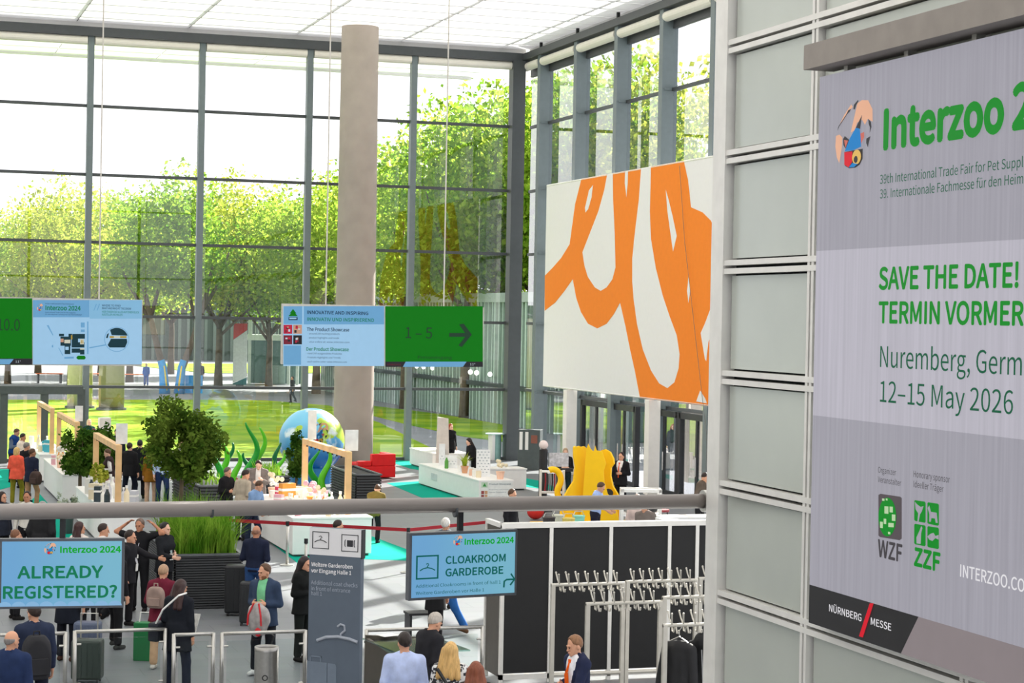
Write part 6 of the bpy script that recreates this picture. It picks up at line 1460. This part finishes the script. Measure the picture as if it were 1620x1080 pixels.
person('dark haired visitor peeking out over the grey totem', 531, 38.8, 100, 1.68, 1, (0, 12), 0, hair=('short', DKB), top=('shirt', (232, 232, 230)), bottom=BLK, group=MID)
person('white haired visitor behind the cloakroom monitor', 703, 38.8, 160, 1.76, 1, (0, 0), 0, hair=('short', (206, 204, 198)), top=('jacket', (90, 96, 104)), bottom=(80, 100, 130), group=MID)
# --- below the handrail, left
person('woman in a white blouse with brown hair above the left monitor', 124, 37.6, 150, 1.68, 1, (-25, 0), 0, hair=('long', (60, 34, 34), .25), top=('shirt', (226, 214, 206)), bottom=BLK, female=True, group=MID)
person('man with dark hair above the right half of the left monitor', 160, 37, 100, 1.72, 1, (0, 10), 0, hair=('short', (50, 34, 30)), top=('shirt', (232, 226, 222)), bottom=BLK, group=MID)
person('person in a black quilted jacket right below the handrail', 66, 40.6, 160, 1.76, 1, (0, 0), 0, ('pocket', 'pocket'), hair=('short', GRY), top=('puffer', (44, 44, 46)), bottom=BLK, group=MID)
person('man facing us just above the handrail at the left', 41, 43, 0, 1.74, 2, (0, 0), 0, hair=('short', DKB), top=('shirt', (220, 216, 206)), bottom=BLK, group=FAR)
person('dark haired person at the left picture edge above the handrail', 2, 43, 60, 1.72, 1, (0, 0), 0, hair=('bob', DKB), top=('jacket', (40, 44, 56)), bottom=BLK, female=True, group=FAR)
person('small person with brown hair tucked above the left monitor', 24, 36.4, 120, 1.64, 1, hair=('short', (120, 80, 56)), top=('shirt', (208, 204, 198)), bottom=BLK, group=MID)
P = person('man in a black polo holding both hands behind his head', 219, 37.6, -10, 1.76, 2, (0, 5), 0, ('head', 'head'), hair=('short', (110, 90, 80)), top=('shirt', BLK, dict(sleeve='short')), bottom=BLK, lanyard=(226, 226, 240), group=MID)
P = person('woman in black with a bun and white lanyard before the big planter', 259, 37.6, 60, 1.7, 0, (0, 5), 0, ('bent', 'lap'), hair=('bun', (32, 26, 28)), top=('jacket', (34, 36, 40)), bottom=BLK, lanyard=(206, 226, 228), female=True, group=MID)
P = person('person in a black coat reaching out beside the left monitor', 200, 35.8, 80, 1.74, 1, (0, 5), 4, ('reach', 'down'), ('stand', 'stepb'), hair=('short', DKB), top=('jacket', (34, 34, 38)), bottom=BLK, lanyard=(230, 230, 236), group=MID)
P = person('person in a maroon jacket and khaki trousers wearing a beige cap', 253, 31.6, 165, 1.66, 1, (0, 10), 6, ('bent', 'bent'), ('stand', 'stepf'), hair=('cap', (176, 142, 112)), top=('jacket', (104, 32, 50)), bottom=(206, 168, 134), shoes=(214, 208, 200), group=MID)
bagp('backpack', 'small patterned backpack on the maroon jacket person', P, (0, .2, 1.0), (.28, .14, .34), (150, 128, 118), cat='backpack')
P = person('long haired woman in a black coat with a white shoulder strap', 280, 29.6, 160, 1.7, 1, (-20, 10), 3, ('bent', 'down'), ('stand', 'wide'), hair=('long', (58, 38, 36), .3), top=('coat', (30, 33, 40), dict(hem=-.3)), bottom=(34, 40, 56), female=True, group=NEARG)
t = thing('shoulder_strap_bag', 'black bag with a white strap worn by the long haired woman', 'bag', P['world']((.3, .05, .78)), P['rz'])
MB().box2((-.08, -.16, 0), (.1, .16, .28)).build('body', mat('bag_30_34_44', (30, 34, 44), rough=.7), t, bevel=.03)
MB().tube([(-.02, .13, .26), (-.18, .2, .5), (-.42, .16, .72), (-.46, .0, .74)], .014, 6).build('strap', WHITE, t)
q = P['world']((.1, -.35, .95)); tag(MB().box((0, 0, 0), (.24, .012, .3), rotx(.5)).build('brochure', mat('brochure_paper', (214, 214, 208), var=.2, scale=14), None, P['world']((-.05, -.3, 1.02))-0*q, P['rz']), 'white printed brochure held beside the green bag', 'brochure')
p = GD(229, 32.4); t = thing('shopping_bag', 'tall green bag standing beside the maroon jacket person', 'bag', p, -.4); MB().box2((-.17, -.1, 0), (.17, .1, .62)).build('body', mat('bag_green', (24, 116, 62), rough=.6), t, bevel=.012); MB().tube([(-.1, 0, .6), (-.08, 0, .78), (.08, 0, .78), (.1, 0, .6)], .012, 6).build('handle', WHITE, t)
P = person('person in black trousers with an orange bag behind the left monitor', 178, 33.4, 150, 1.78, 1, (0, 0), 0, ('bent', 'down'), ('stepf', 'stand'), hair=('short', BR), top=('jacket', BLK), bottom=(30, 30, 32), shoes=(60, 60, 58), group=MID)
bagp('tote_bag', 'orange and black bag hanging below the left monitor', P, (.34, -.05, .68), (.36, .16, .5), (232, 104, 60), cat='bag')
P = person('person in a camel coat behind the left monitor beside the suitcases', 140, 34.6, 170, 1.72, 1, hair=('short', DKB), top=('coat', (168, 120, 84), dict(hem=-.3)), bottom=BLK, group=MID)
P = person('dark clad person standing at the suitcases behind the left monitor', 106, 32.2, 160, 1.76, 1, hair=('short', DKB), top=('coat', (28, 32, 42), dict(hem=-.35)), bottom=(30, 32, 40), shoes=(70, 44, 36), group=MID)
def suitcase(label, px, D, w, d, h, col, handle=True, rz=-.3):
    p = GD(px, D); t = thing('suitcase', label, 'suitcase', p, rz, 'suitcases'); m = mat('case_%d_%d_%d' % tuple(col), col, rough=.45)
    sh_ = MB().box2((-w/2, -d/2, .05), (w/2, d/2, h)).build('shell', m, t, bevel=.04)
    mb = MB()
    for k in range(5): x = -w/2+w*(k+.7)/5.4; mb.box2((x, -d/2-.008, .12), (x+.02, -d/2, h-.08))
    mb.build('ridges', m, sh_)
    for x in (-w*.38, w*.38):
        for y in (-d*.35, d*.35): MB().tube([(x-.012, y, .03), (x+.012, y, .03)], .03, 10).build('wheel', BLACKM, t)
    if handle: MB().tube([(-w*.28, d*.3, h-.02), (-w*.28, d*.3, h+.38), (w*.28, d*.3, h+.38), (w*.28, d*.3, h-.02)], .013, 6).build('handle', CHROME, t)
    return t
suitcase('dark green black suitcase behind the left barrier', 138, 30.4, .46, .3, .66, (46, 56, 50)); suitcase('blue grey trolley case behind the dark green suitcase', 138, 31.6, .42, .26, .74, (84, 94, 116))
# --- middle
P = person('bald man in a navy sweater and jeans reading leaflets', 402, 36.8, 165, 1.76, 2, (15, 12), 4, ('bent', 'bent'), ('stand', 'stepf'), hair=('bald', (150, 110, 90)), top=('sweater', (30, 36, 56)), bottom=(44, 74, 120), shoes=(230, 230, 228), group=MID)
q = P['world']((.02, -.42, 1.12)); tag(MB().box((0, 0, 0), (.3, .22, .012), rotx(.35)).build('leaflet', mat('leaflet_paper', (222, 228, 234)), None, q, P['rz']+.4), 'pale leaflets in the hands of the bald man', 'leaflet')
suitcase('tall black suitcase standing by the bald man', 377, 37.4, .5, .34, .95, (34, 36, 38), False); suitcase('narrow black case in front of the bald man', 392, 36.2, .3, .24, .8, (40, 42, 44), False)
P = person('bearded man in a navy blazer and green shirt holding a clear bag', 417, 31.2, -22, 1.76, 1, (-22, 6), 0, ('bent', 'bent'), ('stand', 'wide'), hair=('short', (92, 66, 46)), top=('jacket', (54, 68, 92), dict(open=.07)), under=(126, 200, 150), bottom=(36, 38, 44), shoes=(226, 226, 224), beard=(136, 84, 56), build=1.06, group=MID)
q = P['world']((.03, -.26, .66)); t = thing('clear_bag', 'clear drawstring bag with red print held by the man in the blazer', 'bag', q, P['rz'])
cb = lambda X: s_ell(X, (0, 0, .26), (.2, .1, .27))+.012*np.sin(X[:, 0]*40+X[:, 2]*9)
soft('body', cb, (-.28, -.18, -.08), (.28, .18, .6), .022, mat('bag_clear', (162, 158, 156), rough=.3, spec=.6, var=.25, scale=12), t)
for x in (-.12, .1): MB().tube([(x*.4, -.06, .52), (x, -.1, .34), (x*1.1, -.1, .18)], .014, 6).build('red_strip', mat('bag_red', (206, 40, 48)), t)
MB().ball((.05, -.09, .08), (.06, .03, .07), 10, 6).build('red_print', mat('bag_red', (206, 40, 48)), t)
MB().tube([(.18, 0, .1), (.27, .02, .02), (.24, 0, -.1)], .014, 6).build('cord', BLACKM, t)
person('person in black half hidden behind the grey totem', 478, 32.6, 60, 1.72, 1, (0, 10), 0, ('pocket', 'bent'), hair=('long', (38, 30, 30), .3), top=('jacket', (26, 28, 28)), bottom=(28, 32, 30), female=True, group=MID)
P = person('person in a black coat walking below the cloakroom monitor', 688, 34.2, 60, 1.72, 1, (0, 0), 0, ('down', 'lap'), ('stand', 'stand'), hair=('short', DKB), top=('coat', (30, 30, 32), dict(hem=-.3)), bottom=BLK, group=MID)
person('person in blue jeans with one leg kicked back below the cloakroom monitor', 706, 35.6, -75, 1.74, 1, (0, 0), 4, ('swingf', 'swingb'), ('trail', 'stepf'), hair=('short', BR), top=('jacket', (62, 92, 118)), bottom=(46, 100, 168), shoes=(96, 70, 50), group=MID)
p = GD(668, 35.2); t = thing('stool_table', 'small dark table below the cloakroom monitor', 'table', p); MB().box2((-.3, -.2, .42), (.3, .2, .46)).build('tabletop', BLACKM, t)
for x in (-.26, .26): MB().box2((x-.02, -.18, 0), (x+.02, .18, .42)).build('leg', BLACKM, t)
# --- front row
P = person('man in a navy suit with a black backpack under the left monitor', 52, 26.4, 205, 1.78, 1, (20, 5), 2, ('phone', 'down'), hair=('short', (52, 40, 34)), top=('jacket', (44, 52, 74)), under=(226, 226, 236), bottom=(34, 38, 54), group=NEARG)
bagp('backpack', 'big black backpack worn by the man in the navy suit', P, (0.02, .24, .82), (.36, .24, .58), (36, 36, 40), cat='backpack')
person('balding grey haired man in a navy suit in the bottom left corner', 14, 24.3, 170, 1.76, 1, (-20, 5), 0, hair=('bald', (136, 130, 126)), top=('jacket', (38, 52, 86)), under=(232, 232, 236), bottom=(34, 40, 60), build=1.08, group=NEARG)
person('dark haired man in a light blue shirt seen from behind', 637, 24.6, 178, 1.78, 1, (25, 4), 0, ('bent', 'bent'), hair=('short', (44, 36, 32)), top=('shirt', (186, 200, 236)), bottom=(40, 46, 66), build=1.1, group=NEARG)
P = person('grey haired man in a black hooded jacket bowing over the desk', 668, 26.2, 125, 1.8, 1, (10, 22), 12, ('work', 'bent'), hair=('short', (176, 168, 158)), top=('jacket', (38, 38, 42)), bottom=BLK, build=1.08, group=NEARG)
P = person('woman with long blonde hair in a black and white patterned blouse', 709, 24.4, 175, 1.7, 0, (-10, 5), 0, ('bent', 'bent'), hair=('long', (206, 166, 104), .3), top=('shirt', mat('patterned_blouse', (222, 222, 220), var=.02)), bottom=BLK, female=True, group=NEARG)
b = MATS['patterned_blouse'].node_tree
rp = [x for x in b.nodes if x.type == 'VALTORGB'][0]; e = rp.color_ramp.elements; e[0].position = .46; e[1].position = .5; e[0].color = (*lin((44, 44, 50)), 1); e[1].color = (*lin((226, 226, 224)), 1)
[x for x in b.nodes if x.type == 'TEX_NOISE'][0].inputs['Scale'].default_value = 22
t = thing('handbag', 'black shoulder bag on the back of the blonde woman', 'bag', P['world']((-.2, .2, .78)), P['rz']); MB().box2((-.15, -.06, 0), (.15, .06, .26)).build('body', mat('bag_36_36_40', (36, 36, 40)), t, bevel=.03); MB().tube([(.1, .0, .24), (.2, .0, .42), (.34, -.03, .62)], .022, 6).build('strap', BLACKM, t)
person('woman with long auburn hair at the end of the waiting row', 749, 23.4, 180, 1.64, 0, (0, 5), 0, ('bent', 'bent'), hair=('long', (128, 72, 50), .3), top=('jacket', (52, 46, 44)), bottom=BLK, female=True, group=NEARG)
P = person('man in a navy suit with an orange tie at the coat racks', 913, 24.8, -62, 1.76, 1, (0, 14), 4, ('work', 'bent'), hair=('short', (140, 100, 70)), top=('jacket', (38, 44, 70), dict(open=.12, button=.08)), under=(236, 236, 240), bottom=(34, 38, 56), tie=(250, 104, 30), group=NEARG)
q = P['world']((.05, -.5, .86)); t = thing('tray', 'clear plastic tray in front of the man with the orange tie', 'tray', q+np.array([-.42, .1, 0]), 0)
MB().lathe([(.2, 0), (.24, .09), (.25, .09), (.22, .02)], 20, capt=False).build('bowl', mat('tray_clear', (196, 204, 206), rough=.25, spec=.6), t)
q0 = q+np.array([-.42, .1, 0]); t = thing('cloakroom_counter', 'white cloakroom counter under the clear plastic tray', 'counter', (q0[0], q0[1], 0)); MB().box2((-.62, -.3, q0[2]-.04), (.32, .3, q0[2])).build('top', WHITE, t); MB().box2((-.58, -.25, 0), (.28, .25, q0[2]-.04)).build('body', mat('counter_white', (226, 229, 224)), t)
# --- outside
person('person in dark clothes walking on the path outside behind the globe', 462, 127, -60, 1.7, 1, hair=('short', DKB), top=('jacket', BLK), bottom=(40, 50, 60), legs=('stepf', 'trail'), vox=.045, group='people outside')
person('person in black standing on the path behind the forked tree', 317, 152, 10, 1.8, 1, hair=('short', DKB), top=('coat', BLK), bottom=BLK, vox=.045, group='people outside')
person('person in bright blue near the orange tables outside', 231, 150, 0, 1.7, 1, hair=('short', DKB), top=('jacket', (30, 90, 170)), bottom=(40, 80, 150), vox=.045, group='people outside')
